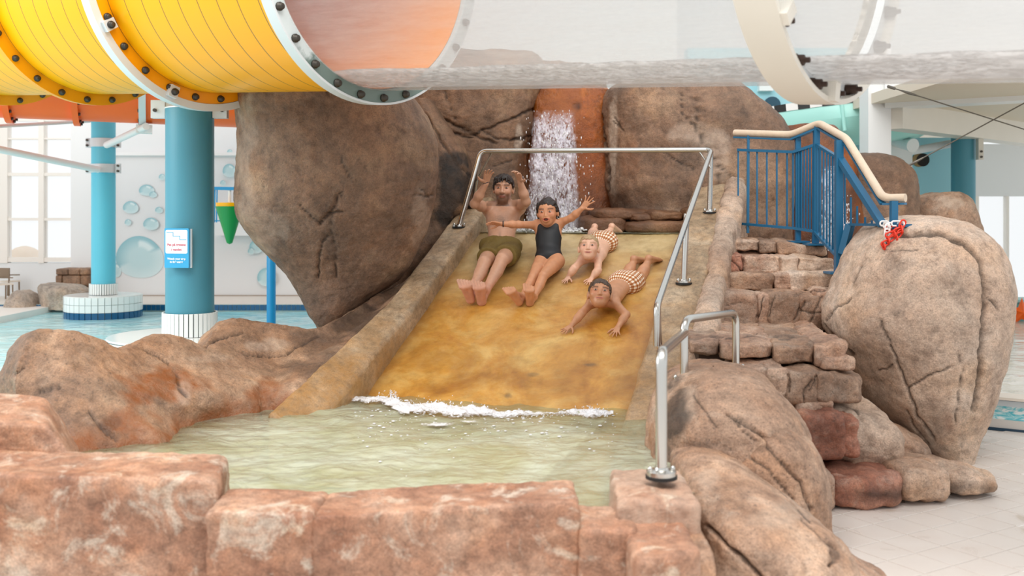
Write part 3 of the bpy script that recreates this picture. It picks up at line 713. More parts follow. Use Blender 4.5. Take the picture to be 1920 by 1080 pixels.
boulder('overhanging_boulder', [(142,530,725,8.2,.25),(150,490,748,8.15,.4),(162,458,766,8.08,.52),(180,446,776,8.0,.62),(215,446,798,8.0,.62),(260,446,813,8.0,.62),(300,444,818,8.0,.6),(340,443,819,8.0,.58),(380,444,815,8.0,.55),(410,452,809,8.0,.52),(440,474,802,8.0,.48),(470,500,790,8.0,.44),(500,527,772,8.0,.4),(530,550,742,8.0,.36),(560,568,700,7.95,.3),(590,585,664,7.9,.24),(615,600,642,7.9,.2),(650,604,640,7.9,.18)],
    ROCK['a'], 'huge brown overhanging boulder narrowing to its foot, left of the slide', 'boulder', nseg=300, nlay=230, e=2.2, lump=.05, lscale=1.3, seed=1,
    cracks=[([(634,363),(628,385),(618,404),(600,420)],3.2,.035),([(618,404),(640,396)],3,.03),([(622,405),(620,430),(628,470),(630,520)],2.4,.02),([(612,440),(600,470),(598,520)],2.4,.02),([(560,385),(590,412),(604,420)],2.2,.014),
            ([(637,290),(648,320),(656,335)],2.4,.012),([(780,365),(802,368),(812,367)],2.8,.02),([(788,352),(802,366)],2,.015),([(640,360),(645,372)],2,.012),([(610,165),(613,180)],2,.01)],
    stain=blot([(620,440,16,55,1,.28),(600,210,60,30,1,.12),(790,300,28,70,1,.35),(790,400,20,60,2,.3),(460,320,22,120,2,.28),(500,430,40,40,2,.25)]))  # left edge coloured paler along its height, upper right edge darker
boulder('dark_rock', [(190,760,815,9.2,.3),(240,770,845,9.2,.34),(290,775,876,9.15,.36),(340,780,888,9.1,.36),(390,775,882,9.05,.34),(420,765,862,9.0,.3),(450,745,838,8.9,.28),(490,725,800,8.8,.25),(530,710,770,8.7,.22),(570,690,745,8.6,.2)],
    ROCK['b'], 'dark algae-stained rock wedged between the overhanging boulder and the left railing', 'rock', nseg=180, nlay=130, seed=2,
    cracks=[([(800,215),(840,285),(880,330)],3,.03),([(850,400),(858,430)],2.5,.015)], stain=blot([(845,330,38,45,1,1.0),(840,390,24,50,1,.95),(868,350,25,40,1,.9),(855,300,30,18,1,.8)]))
boulder('cliff_rock', [(105,720,1010,9.75,.5),(140,715,1030,9.7,.6),(180,740,1012,9.7,.6),(220,760,1000,9.7,.6),(260,770,996,9.7,.58),(300,790,992,9.65,.55),(360,810,990,9.6,.5),(420,840,988,9.6,.5),(470,850,985,9.6,.5)],
    ROCK['b'], 'brown cracked cliff rock left of the waterfall, behind the raised arms', 'rock', nseg=240, nlay=190, e=3, seed=3, lump=.05,
    cracks=[([(778,195),(830,222),(850,235),(900,258),(930,268)],3,.04),([(833,170),(845,200),(853,222)],2.6,.03),([(800,218),(850,250),(880,258),(905,245),(955,225),(1000,205)],3,.04),([(905,245),(935,262),(985,262)],2.8,.03),([(925,312),(960,300)],2.5,.02),([(960,262),(1000,255)],2.5,.02)],
    stain=blot([(975,250,9,30,2,.8),(940,330,60,40,1,.35),(985,330,14,80,0,.35),(900,320,30,40,1,.3)]))
boulder('waterfall_ledge', [(166,985,1130,9.9,.3),(172,975,1140,9.85,.36),(182,985,1138,9.85,.4),(230,990,1142,9.8,.42),(300,985,1146,9.8,.42),(360,975,1150,9.75,.42),(440,970,1150,9.7,.42)],
    ROCK['rust'], 'rust-red ledge of rock that the waterfall runs over', 'rock', nseg=160, nlay=140, e=4, seed=4,
    cracks=[([(1086,190),(1082,220),(1076,260),(1068,300)],3,.04)], stain=lambda V, P: np.stack([np.clip(.8+fbm(V, 4, 3), 0, 1)*(P[:, 0] < 1092), np.clip((P[:, 1]-300)/140, 0, .75)*np.ones(len(P)), np.zeros(len(P))], 1))
boulder('top_slab_rock', [(128,770,1110,10.3,.5),(145,765,1128,10.3,.55),(162,770,1135,10.3,.55),(185,770,1135,10.3,.55),(230,780,1130,10.3,.5)], ROCK['b'], 'brown slab of rock lying behind the top of the waterfall', 'rock', nseg=160, nlay=70, e=3, seed=5)
boulder('large_rear_boulder', [(150,1190,1345,9.5,.4),(158,1160,1375,9.5,.5),(170,1140,1398,9.5,.58),(185,1132,1418,9.5,.62),(205,1128,1442,9.5,.66),(230,1128,1465,9.5,.68),(260,1130,1480,9.5,.68),(300,1134,1487,9.45,.66),(350,1138,1485,9.4,.64),(390,1146,1478,9.4,.62),(420,1150,1476,9.35,.6),(450,1150,1478,9.35,.55)],
    ROCK['a'], 'large rounded brown boulder behind the slide rail, right of the waterfall', 'boulder', nseg=260, nlay=190, e=2.6, seed=6, lump=.045,
    cracks=[([(1306,178),(1308,205),(1304,235),(1316,262),(1330,285),(1342,312),(1355,350),(1375,385),(1392,420)],3,.04),([(1276,175),(1280,215),(1300,233)],2.6,.025),([(1330,285),(1345,310),(1372,328),(1388,345)],2.8,.03),([(1340,315),(1352,355),(1385,372)],2.6,.025),([(1240,275),(1262,300),(1300,315)],2.6,.02),([(1122,185),(1128,230),(1138,290),(1142,360)],3,.04),([(1152,220),(1168,245),(1150,228)],2,.02)],
    stain=blot([(1350,290,28,50,2,.45),(1300,250,40,26,2,.35),(1150,260,8,110,2,.7),(1230,370,60,30,1,.3),(1370,360,24,50,1,.35),(1200,400,60,25,1,.45),(1180,300,20,60,0,.25)]))
sh = thing('low_rock_ledge', 'low ledge of dark cracked stones at the water line below the rear boulder', 'rock', W(1200, 436, 9.1))
for k, (xl, xr, yt, yb, d0, d1) in enumerate(((1092,1182,404,442,8.66,9.4),(1108,1224,390,414,8.70,9.5),(1180,1236,399,416,8.66,9.4),(1214,1292,393,418,8.62,9.4),(1280,1345,386,412,8.58,9.4),(1170,1330,412,442,8.56,9.3))):
    stone('stone', xl, xr, yt, yb, d0, d1, ROCK['b'], sh, n=20, e=4, stain=lambda V, P: np.stack([.35+0*V[:, 0], .35+.3*fbm(V, 5), 0*V[:, 0]], 1), lump=.03)
# rocks right of the railing
boulder('side_waterfall_rock', [(240,1450,1560,9.7,.3),(270,1440,1590,9.7,.4),(320,1440,1600,9.65,.42),(380,1440,1610,9.6,.42),(450,1440,1620,9.6,.42),(520,1450,1625,9.5,.4)], ROCK['rust'], 'dark red rock behind the blue railing with white water running down it', 'rock', nseg=120, nlay=90, seed=7,
    stain=lambda V, P: np.stack([.3+0*V[:, 0], np.clip(.45+fbm(V, 4, 3), 0, .8), 0*V[:, 0]], 1))
boulder('rear_right_boulder', [(290,1580,1640,9.9,.3),(298,1560,1668,9.9,.4),(312,1545,1692,9.9,.46),(335,1540,1706,9.9,.5),(370,1540,1714,9.9,.5),(410,1545,1714,9.85,.48),(470,1550,1712,9.8,.44)], ROCK['a'], 'rounded brown boulder below the wooden handrail, in front of the blue tower', 'boulder', nseg=160, nlay=100, seed=8,
    stain=blot([(1600,380,10,40,2,.5),(1640,420,40,20,1,.4)]))
boulder('far_right_boulder', [(362,1740,1790,10.3,.25),(368,1715,1806,10.3,.34),(382,1705,1816,10.3,.4),(410,1700,1826,10.3,.42),(450,1700,1838,10.3,.4),(560,1700,1845,10.3,.4),(640,1700,1845,10.3,.4),(698,1700,1845,10.3,.4)], ROCK['r'], 'low tan boulder beside the blue column, behind the big right boulder', 'boulder', nseg=140, nlay=90, seed=9, stain=blot([(1780,380,25,14,2,.6)]))
boulder('right_boulder', [(407,1700,1760,6.95,.2),(411,1672,1788,6.95,.34),(420,1640,1812,6.95,.44),(440,1618,1838,6.95,.54),(470,1598,1860,6.93,.6),(505,1583,1873,6.9,.63),(540,1568,1877,6.9,.64),(580,1550,1876,6.87,.64),(620,1552,1872,6.85,.62),(660,1580,1866,6.82,.58),(700,1602,1856,6.8,.54),(740,1622,1848,6.78,.5),(780,1660,1836,6.76,.42),(820,1705,1820,6.75,.36),(850,1735,1808,6.74,.32),(862,1745,1806,6.74,.3)],
    ROCK['g'], 'big pale tan boulder standing beside the stone steps at right', 'boulder', nseg=280, nlay=220, e=2.3, seed=10, lump=.045, lscale=1.5,
    cracks=[([(1690,440),(1760,436),(1810,455),(1840,490),(1848,540),(1844,620),(1838,700),(1828,770)],6,.05),([(1855,560),(1872,580)],3,.02),([(1650,600),(1668,640),(1690,700),(1702,730),(1720,780),(1752,822)],2.6,.03),([(1702,730),(1718,715),(1782,688)],2.6,.025),([(1644,696),(1662,692),(1672,684)],2.2,.02),([(1595,560),(1570,575),(1548,600)],2.8,.03),([(1600,665),(1570,640),(1540,605)],3,.03),([(1700,770),(1712,800),(1740,830)],2.4,.025),([(1614,500),(1598,530)],2.6,.02),([(1665,470),(1720,468)],2.2,.01),([(1800,660),(1806,700),(1790,790)],2.6,.014)],
    stain=blot([(1680,505,22,30,1,.22),(1780,790,16,30,0,.35),(1745,820,12,20,2,.6),(1830,640,14,90,1,.15),(1655,462,10,8,0,.35)]))
# hump and lobes between the splash pool and the steps
boulder('handrail_rock', [(688,1300,1375,5.3,.2),(694,1278,1408,5.3,.32),(708,1256,1430,5.3,.42),(735,1236,1456,5.25,.48),(770,1222,1484,5.2,.5),(805,1216,1500,5.18,.5),(840,1212,1506,5.15,.48),(880,1212,1510,5.12,.45),(930,1212,1514,5.1,.42),(1000,1220,1520,5.1,.4)],
    ROCK['r'], 'rounded pink-brown rock carrying the short steel handrail, beside the splash pool', 'rock', nseg=240, nlay=150, e=2.4, seed=11, lump=.04,
    cracks=[([(1365,775),(1400,795),(1425,815),(1460,840),(1498,880)],3.4,.035),([(1375,780),(1395,810),(1420,830)],2.5,.02),([(1300,740),(1322,770),(1345,800)],2.4,.015)],
    stain=blot([(1262,780,30,66,1,.85),(1242,850,20,45,1,.75),(1290,760,18,30,2,.4),(1222,830,9,60,0,.5),(1305,840,28,12,1,.4)]))
boulder('lobed_rock', [(775,1400,1440,5.0,.14),(790,1375,1468,5.0,.24),(815,1350,1498,4.98,.3),(850,1330,1522,4.96,.34),(890,1325,1538,4.95,.35),(930,1330,1546,4.95,.35),(975,1335,1552,4.95,.33),(1035,1345,1556,4.95,.3)],
    ROCK['r'], 'brown lobed rock below the handrail rock, leaning against the red step', 'rock', nseg=200, nlay=120, e=2.4, seed=12, lump=.04,
    cracks=[([(1422,820),(1450,850),(1500,905),(1520,960)],3.2,.03),([(1380,840),(1440,880),(1490,940)],2.6,.02)], stain=blot([(1420,840,30,8,1,.4)]))
boulder('foreground_boulder', [(842,1295,1345,4.75,.15),(850,1278,1372,4.72,.28),(868,1268,1402,4.65,.38),(895,1268,1438,4.58,.46),(925,1275,1475,4.5,.52),(960,1285,1515,4.45,.56),(995,1290,1550,4.42,.58),(1025,1290,1574,4.4,.6),(1060,1285,1588,4.38,.6),(1100,1285,1600,4.38,.6)],
    ROCK['r'], 'large sloping pink-brown boulder in the right foreground, behind the rail post block', 'boulder', nseg=260, nlay=170, e=2.3, seed=13, lump=.05,
    cracks=[([(1325,985),(1360,1020),(1400,1055),(1430,1085)],4,.04),([(1505,975),(1540,1010),(1570,1030)],3,.02),([(1420,880),(1470,925),(1520,980)],2.4,.012),([(1560,1035),(1570,1050),(1556,1060)],4,.03)],
    stain=blot([(1370,930,40,40,1,.14),(1470,970,60,30,2,.35),(1565,1040,12,14,1,.6),(1330,900,20,20,2,.3)]))
boulder('floor_edge_rock', [(1030,1530,1575,4.55,.1),(1045,1515,1606,4.5,.18),(1062,1500,1638,4.5,.24),(1078,1490,1672,4.5,.28),(1085,1480,1685,4.5,.3)], ROCK['s'], 'low tan rock skirt spreading onto the floor tiles at bottom right', 'rock', nseg=120, nlay=60, seed=14)

# ------------------------------------------------------------------ stone staircase
sa = thing('stone_staircase', 'flight of irregular pink-brown stone steps climbing beside the slide', 'stairs', W(1560, 960, 5.7))
core = MB()
for xl, xr, yt, Df, Db in ((1365,1540,462,8.0,9.2),(1358,1545,492,7.75,8.1),(1355,1550,526,7.5,7.9),(1352,1545,560,7.25,7.6),(1310,1545,655,6.15,7.2),(1400,1560,715,5.95,6.3),(1510,1590,800,5.85,6.2),(1530,1680,915,5.6,6.0)):
    a_ = W(xl, yt, Df); c_ = W(xr, yt, Df); core.box((a_[0], Df, 0), (c_[0]+.05, Db, a_[2]))
put('core', core, pm('dark_joint', '#453529', .9, var=.3, vscale=8), sa)
SCR = [([(1432,556),(1428,575),(1418,596)],2.2,.02),([(1452,554),(1440,596)],2.2,.02),([(1508,566),(1500,582),(1490,602)],2.6,.025),([(1500,580),(1520,588),(1548,584)],2,.015),([(1542,556),(1530,580),(1520,604)],2,.015),([(1366,480),(1380,495),(1393,509)],2.2,.02),([(1572,532),(1540,545),(1490,550)],2,.015),([(1448,630),(1470,636),(1490,632)],2,.012),([(1522,712),(1510,730),(1507,752)],2.2,.02),([(1476,704),(1480,735)],2.2,.02),([(1536,696),(1518,730)],2,.015),([(1400,565),(1360,572)],1.8,.01),([(1640,760),(1655,790)],2,.012),([(1420,626),(1380,634),(1330,630)],2,.01)]
dk = lambda a=.3, ch=1: (lambda V, P: np.stack([(np.clip(a+.5*fbm(V, 5, 3), 0, .8) if ch == c else 0*V[:, 0]) for c in range(3)], 1))
S_ = ROCK['s']; RD = ROCK['red']; GY = ROCK['r']
for a in (
  # top platform and the narrow upper steps
  dict(xl=1354,xr=1426,yt=450,yb=472,Df=7.9,Db=9.0,mat=GY,br=.2), dict(xl=1424,xr=1459,yt=452,yb=476,Df=7.88,Db=9.0,mat=GY,stain=dk(.3),br=.2,bl=.2), dict(xl=1456,xr=1553,yt=451,yb=480,Df=7.86,Db=8.9,mat=GY,stain=dk(.12),ytr=462,br=.2,bl=.2),
  dict(xl=1348,xr=1397,yt=474,yb=513,Df=7.62,Db=8.05,mat=RD), dict(xl=1395,xr=1466,yt=478,yb=513,Df=7.64,Db=8.05,mat=S_), dict(xl=1464,xr=1500,yt=480,yb=513,Df=7.66,Db=8.05,mat=S_,stain=dk(.35,2)), dict(xl=1497,xr=1566,yt=480,yb=511,Df=7.64,Db=8.05,mat=ROCK['g'],ytr=486),
  dict(xl=1344,xr=1369,yt=512,yb=546,Df=7.38,Db=7.8,mat=S_), dict(xl=1366,xr=1453,yt=513,yb=546,Df=7.4,Db=7.8,mat=GY,stain=dk(.15)), dict(xl=1450,xr=1484,yt=514,yb=545,Df=7.42,Db=7.8,mat=S_), dict(xl=1478,xr=1582,yt=511,yb=550,Df=7.4,Db=7.8,mat=ROCK['g']),
  dict(xl=1343,xr=1426,yt=546,yb=622,Df=7.1,Db=7.6,mat=S_,stain=dk(.3)), dict(xl=1422,xr=1446,yt=552,yb=622,Df=7.13,Db=7.6,mat=S_), dict(xl=1441,xr=1508,yt=549,yb=622,Df=7.1,Db=7.6,mat=GY,stain=dk(.1)), dict(xl=1502,xr=1556,yt=552,yb=622,Df=7.08,Db=7.6,mat=GY), dict(xl=1535,xr=1590,yt=545,yb=622,Df=7.1,Db=7.5,mat=S_),
  dict(xl=1470,xr=1600,yt=700,yb=800,Df=6.2,Db=7.7,mat=ROCK['g'],zb=0,e=4,n=30,br=.25), dict(xl=1400,xr=1500,yt=700,yb=800,Df=6.15,Db=7.4,mat=S_,zb=0,n=18), dict(xl=1340,xr=1570,yt=600,yb=700,Df=7.45,Db=8.6,mat=ROCK['g'],zb=0,n=24,e=5),
  # deep landing
  dict(xl=1292,xr=1348,yt=640,yb=666,Df=5.98,Db=7.4,mat=S_,stain=dk(.3),bl=.22,br=.22), dict(xl=1344,xr=1455,yt=641,yb=678,Df=5.95,Db=7.4,mat=S_,bl=.24,br=.24,ytr=645), dict(xl=1450,xr=1530,yt=645,yb=685,Df=5.92,Db=7.4,mat=GY,stain=dk(.12),bl=.24,br=.24,ytr=648), dict(xl=1524,xr=1592,yt=646,yb=690,Df=5.92,Db=7.35,mat=S_,bl=.24,br=.12,ytr=640), dict(xl=1545,xr=1604,yt=672,yb=694,Df=5.85,Db=6.2,mat=S_),
  # third step
  dict(xl=1385,xr=1444,yt=688,yb=745,Df=5.78,Db=6.2,mat=S_), dict(xl=1440,xr=1481,yt=690,yb=758,Df=5.75,Db=6.2,mat=S_), dict(xl=1476,xr=1540,yt=694,yb=758,Df=5.73,Db=6.2,mat=GY,stain=dk(.1)), dict(xl=1532,xr=1624,yt=696,yb=758,Df=5.7,Db=6.2,mat=GY,stain=dk(.2),ytr=706,Dr=.12), dict(xl=1492,xr=1545,yt=755,yb=780,Df=5.72,Db=6.1,mat=S_), dict(xl=1536,xr=1562,yt=756,yb=772,Df=5.72,Db=6.0,mat=S_),
  # second step: red block and the long slanted stone
  dict(xl=1500,xr=1588,yt=775,yb=866,Df=5.58,Db=6.0,mat=RD,stain=dk(.12)), dict(xl=1578,xr=1614,yt=786,yb=860,Df=5.62,Db=6.0,mat=RD),
  dict(xl=1540,xr=1718,yt=770,yb=880,Df=5.72,Db=6.5,mat=ROCK['g'],ytr=812,ybr=885,e=3.6,n=32,bl=.04,br=-.06,dzb=.16,cracks=[([(1600,765),(1620,790)],2.4,.02)]), dict(xl=1680,xr=1760,yt=800,yb=900,Df=6.1,Db=6.7,mat=GY,ytr=842,e=4),
  dict(xl=1596,xr=1692,yt=856,yb=905,Df=5.75,Db=6.2,mat=GY),
  # bottom step
  dict(xl=1512,xr=1572,yt=893,yb=966,Df=5.42,Db=5.98,mat=ROCK['s'],zb=0,stain=dk(.3,2),n=22), dict(xl=1564,xr=1704,yt=896,yb=962,Df=5.42,Db=6.02,mat=RD,zb=0,ytr=892,Dr=.06,n=26,e=5,stain=lambda V, P: np.stack([0*V[:, 0], np.clip(.75+fbm(V, 4, 3)-np.abs(P[:, 1]-928)/30, 0, .8)*(P[:, 0] > 1585), 0*V[:, 0]], 1)),
  dict(xl=1694,xr=1800,yt=880,yb=956,Df=5.5,Db=6.2,mat=GY,zb=0,bl=-.08,br=-.2,Dr=.05,n=26,e=5,ytr=884), dict(xl=1786,xr=1902,yt=884,yb=945,Df=5.58,Db=6.35,mat=ROCK['r'],zb=0,bl=-.24,br=-.36,Dr=.1,ytr=890,n=26,e=3.2,stain=lambda V, P: np.stack([0*V[:, 0], np.clip(.6+fbm(V, 4, 3)-np.abs(P[:, 1]-915)/28, 0, .8), 0*V[:, 0]], 1)),
):
    a.setdefault('e', 8); a.setdefault('cracks', SCR); a['xl'] -= .3; a['xr'] += .3; a['n'] = max(30, a.get('n', 0)); stone('stone', parent=sa, lscale=6, **a)

# ------------------------------------------------------------------ low wall of blocks in the foreground
fw = thing('block_wall', 'low blurred wall of pink-brown stone blocks along the bottom foreground', 'wall', (-.6, 3.8, 0))
F_ = ROCK['f']; lo_ = dict(lscale=2.4, rough=.008)
stone('stone', -190, 410, 888, 1290, 3.82, 4.26, F_, fw, n=60, e=20, zb=0, ytr=897, lump=.02, br=-.07, bl=.1, **lo_)
stone('stone', -200, 92, 780, 915, 4.2, 4.7, F_, fw, n=40, e=14, ytr=796, zb=.5, xrb=160, br=-.24, bl=.1, lump=.02, dzb=.03, **lo_)
stone('stone', 383, 588, 958, 1290, 3.66, 3.98, F_, fw, n=36, e=22, zb=0, ytr=966, lump=.01, **lo_)
stone('stone', 580, 1088, 968, 1290, 3.66, 4.0, F_, fw, n=54, e=26, zb=0, ytr=940, lump=.012, Dr=.06, **lo_)
stone('stone', 1084, 1198, 990, 1290, 3.7, 4.02, F_, fw, n=28, e=14, zb=0, ytr=994, lump=.016, **lo_)
stone('stone', 1190, 1314, 1052, 1290, 3.42, 3.85, F_, fw, n=28, e=14, zb=0, ytr=1030, lump=.016, Dr=.1, **lo_)
stone('stone', 1153, 1320, 934, 1290, 3.82, 4.34, F_, fw, n=44, e=14, zb=0, ytr=942, lump=.018, stain=dk(.42, 2), bl=.02, lscale=3, rough=.01)
stone('stone', 1300, 1345, 1040, 1290, 3.6, 4.1, ROCK['r'], fw, n=20, e=7, zb=0, lump=.02)

def kerb_h(s): return .155+.16*max(0, s-1.4)
# ------------------------------------------------------------------ low ridge between the two pools
ST = [  # crest (col, row, depth) | shoulder | foot: on the water (col, row) or beside the kerb (s)
 ((24,742,5.3),(28,775,5.2),(50,800,5.12),(62,850)), ((30,680,5.4),(48,740,5.28),(84,800,5.15),(128,858)), ((52,632,5.52),(88,700,5.36),(140,770,5.22),(190,848)), ((92,616,5.6),(140,690,5.42),(198,770,5.28),(250,838)),
 ((140,621,5.66),(185,690,5.5),(240,765,5.36),(305,832)), ((185,638,5.74),(225,695,5.6),(280,755,5.5),(345,808)), ((222,654,5.85),(262,700,5.72),(320,752,5.62),(388,793)), ((255,640,6.05),(296,690,5.86),(350,742,5.74),(420,787)),
 ((300,626,6.25),(340,680,6.05),(388,730,5.88),(448,783)), ((345,633,6.4),(385,680,6.2),(428,722,6.02),(470,780)), ((380,648,6.5),(425,684,6.32),(462,720,6.15),(486,777)), ((398,618,6.8),(450,676,6.45),(482,715,6.25),(500,772)),
 ((432,598,6.98),(478,666,6.6),(505,708,6.4),2.78), ((480,600,7.05),(512,655,6.8),(535,690,6.6),2.62), ((530,608,7.08),(552,645,6.9),(572,672,6.75),2.45), ((580,618,7.1),(595,638,7.0),(610,655,6.9),2.22), ((620,610,7.25),(632,622,7.18),(645,632,7.1),1.95), ((665,580,7.6),(676,588,7.55),(688,594,7.5),1.62), ((710,553,7.95),(722,556,7.9),(732,560,7.88),1.32), ((755,530,8.25),(765,530,8.22),(776,530,8.2),1.0), ((800,500,8.5),(806,500,8.5),(812,500,8.5),.75)]
rowsP = []
for c_, m_, k_2, f_ in ST:
    C_, M_, K_ = W(*c_), W(*m_), W(*k_2)
    Ft = on_z(*f_, ZW-.01) if isinstance(f_, tuple) else SP(f_, -.20, kerb_h(f_)-.05)
    out = unit((Ft-C_)*[1, 1, 0]); low = Ft+out*.12-np.array([0, 0, .35]) if isinstance(f_, tuple) else Ft+out*.05-np.array([0, 0, .5])
    bk = C_-out*.20-np.array([0, 0, .10]); bk2 = C_-out*.36; bk2[2] = ZW+.02; bk3 = C_-out*.38; bk3[2] = 0; low[2] = max(low[2], 0)
    rowsP.append(np.concatenate([bk3, bk2, bk, C_+out*.0, C_+(M_-C_)*.4+np.array([0, 0, .02]), M_, K_, Ft, low]))
G = interp_rows(rowsP, 330).reshape(330, 9, 3); G = np.stack([interp_rows(G[i], 110) for i in range(330)]); n, m = 330, 110
V = G.reshape(-1, 3); i = np.arange(n-1)[:, None]*m; j = np.arange(m-1)[None]; F = np.stack([i+j, i+m+j, i+m+j+1, i+j+1], 2).reshape(-1, 4)
if normals(V, F)[:, 2].mean() < 0: F = F[:, ::-1].copy()
V, st = rockify(V, F, [([(395,640),(418,632),(455,622)],3,.03),([(395,640),(385,650)],3,.03),([(455,662),(500,668),(540,664),(558,650),(600,628)],2.6,.025),([(268,656),(300,670),(318,684)],2.6,.02),([(26,702),(45,690)],2.6,.02),([(330,700),(338,730),(352,745)],4,.03),([(165,770),(190,800),(222,828)],3.5,.03),([(70,735),(95,730),(110,728)],3,.02)], .03, 3.2, .016, 9, 21,
    lambda V, P: np.max([np.stack([np.clip((ZW+.13-V[:, 2])/.14+.7*fbm(V, 5, 3), 0, .95), 0*V[:, 0], 0*V[:, 0]], 1), blot([(150,670,35,25,1,.3),(600,650,60,30,1,.45),(680,600,60,36,1,.7),(560,690,50,18,1,.45),(300,720,70,36,0,.9),(250,800,60,30,0,.9),(490,735,40,22,0,.8),(500,648,40,12,2,.5),(205,795,18,16,1,.45),(345,735,14,25,2,.4),(78,735,22,10,1,.4),(400,672,60,10,2,.25)])(V, P)], 0))
tag(obj('rock_ridge', V, F, ROCK['l'], colors={'stain': st}), 'low rolling ridge of brown rock between the turquoise pool and splash pool', 'rock')

# ------------------------------------------------------------------ the slide itself
ms, nt, b = nodes_of('wet_ochre_slide'); v = vec_coord(nt)
at = nt.nodes.new('ShaderNodeAttribute'); at.attribute_name = 'stain'; sp = nt.nodes.new('ShaderNodeSeparateColor'); nt.links.new(at.outputs['Color'], sp.inputs[0])
n1 = noise(nt, v, 2.4, 8, .66, .5); n2 = noise(nt, v, 9, 8, .7); n3 = noise(nt, v, 46, 4, .6)
col = mixc(nt, sp.outputs[0], ramp(nt, n1, [(.3, srgb('#a2875c')), (.5, srgb('#bfa677')), (.7, srgb('#cdb88c'))]), ramp(nt, n1, [(.3, srgb('#a86a22')), (.48, srgb('#c68f3f')), (.7, srgb('#dcb56c'))]))
col = mixc(nt, .55, col, ramp(nt, n2, [(.3, (.6, .57, .5)), (.5, (1, 1, 1)), (.7, (1.2, 1.2, 1.25))]), 'MULTIPLY')
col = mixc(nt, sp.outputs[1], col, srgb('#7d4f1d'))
col = mixc(nt, math_(nt, 'MULTIPLY', sp.outputs[2], .8), col, srgb('#4a4334'))
nt.links.new(col, b.inputs['Base Color']); b.inputs['Roughness'].default_value = .33
h = math_(nt, 'ADD', math_(nt, 'MULTIPLY', n2, .7), math_(nt, 'MULTIPLY', n3, .35)); bp = nt.nodes.new('ShaderNodeBump'); bp.inputs['Strength'].default_value = .45; bp.inputs['Distance'].default_value = .015
nt.links.new(h, bp.inputs['Height']); nt.links.new(bp.outputs[0], b.inputs['Normal'])
sl = thing('rock_slide', 'wide wet ochre rock slide with concrete kerbs running into the splash pool', 'slide', SP(2.2, .87)*[1, 1, 0])
def ramp_stain(V, P, s, w_):
    st = np.zeros((len(V), 3)); st[:, 0] = np.clip((s-.25)/.9+.35*fbm(V, 2.2, 3), 0, 1)
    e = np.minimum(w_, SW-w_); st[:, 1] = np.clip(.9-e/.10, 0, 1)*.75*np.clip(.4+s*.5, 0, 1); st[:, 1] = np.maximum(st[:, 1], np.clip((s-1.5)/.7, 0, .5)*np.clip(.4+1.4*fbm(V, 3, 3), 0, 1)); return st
ss = np.concatenate([[-1.2, -.6, -.1, -.03], np.arange(-.01, 3.05, .014)]); ww = np.linspace(-.06, SW+.06, 118)
S, Wg = np.meshgrid(ss, ww, indexing='ij'); n, m = S.shape; S = S.ravel(); Wg = Wg.ravel()
V = np.zeros((n*m, 3)); V[:, :2] = TL+S[:, None]*U+Wg[:, None]*VL; V[:, 2] = np.where(S < 0, ZT-.004, ZT-SLOPE*np.sqrt(S*S+.0009)+.0)
V[:, 2] += .007*fbm(V, 4, 3)+.005*fbm(V*np.array([1, 1, 1]), 13, 3)
i = np.arange(n-1)[:, None]*m; j = np.arange(m-1)[None]; F = np.stack([i+j, i+m+j, i+m+j+1, i+j+1], 2).reshape(-1, 4)
st = ramp_stain(V, None, S, Wg); Pp = PX(V); dkk = blot([(1105,684,14,4,2,.8),(1000,702,12,4,2,.5),(952,742,8,5,2,.7),(1215,470,6,3,2,.4)])(V, Pp); st[:, 2] = np.where(S > -.02, dkk[:, 2], 0)
obj('slide_surface', V, F, ms, sl, colors={'stain': st})
def kerb(name, w0, w1, hgt, mat, s0, s1, rough, parent, stain, rnd=.04, flare=0, ns=150):
    prof = []; 
    for k in range(7): prof.append((w0, -1.0+(hgt-rnd+1.0)*k/6))
    for k in range(1, 7): a_ = math.pi-math.pi/2*k/6; prof.append((w0+rnd+rnd*math.cos(a_), hgt-rnd+rnd*math.sin(a_)))
    for k in range(1, 14): prof.append((w0+rnd+(w1-w0-2*rnd)*k/14, hgt))
    for k in range(0, 7): a_ = math.pi/2-math.pi/2*k/6; prof.append((w1-rnd+rnd*math.cos(a_), hgt-rnd+rnd*math.sin(a_)))
    for k in range(1, 13): prof.append((w1, hgt-rnd-(hgt-rnd+1.0)*k/12))
    prof = np.array(prof); sv = np.linspace(s0, s1, ns); V = []
    for s in sv:
        q = prof[:, 1]+(np.clip((w1-prof[:, 0])/(w1-w0), 0, 1)*.6+.4)*(flare*max(0, s-1.4))*(prof[:, 1] > 0); h = np.maximum(slide_z(s)+q, 0.0); p = TL+U*s
        V.append(np.stack([p[0]+VL[0]*prof[:, 0], p[1]+VL[1]*prof[:, 0], h], 1))
    m = len(prof); V = np.concatenate(V); i = np.arange(ns-1)[:, None]*m; j = np.arange(m-1)[None]
    F = np.stack([i+j, i+j+1, i+m+j+1, i+m+j], 2).reshape(-1, 4)
    c0 = np.arange(m-1); caps = []
    N = normals(V, F); V2 = V+N*(rough*fbm(V, 7, 4, .55)+rough*1.4*fbm(V, 2.5, 2))[:, None]
    Fl = [tuple(f) for f in F]+[tuple(range(m-1, -1, -1)), tuple((ns-1)*m+k for k in range(m))]
    o = obj(name, V2, Fl, mat, parent, colors={'stain': stain(V2)})
    return o
mk = rock_mat('kerb_concrete', '#8d7355', '#b0977a', '#cbb59a', 3.0, .5, speck=.3, bump=.35, rust=srgb('#a8742c'))
def kst(V): s = np.zeros((len(V), 3)); s[:, 0] = np.clip((1.05-V[:, 2])/.9+.5*fbm(V, 4, 3), 0, .62); return s
kerb('left_kerb', -.235, -.0, .155, mk, -.55, 3.05, .008, sl, kst, flare=.16)
kerb('right_kerb', SW, SW+.30, .125, mk, -.75, 3.0, .008, sl, lambda V: kst(V)*.7)
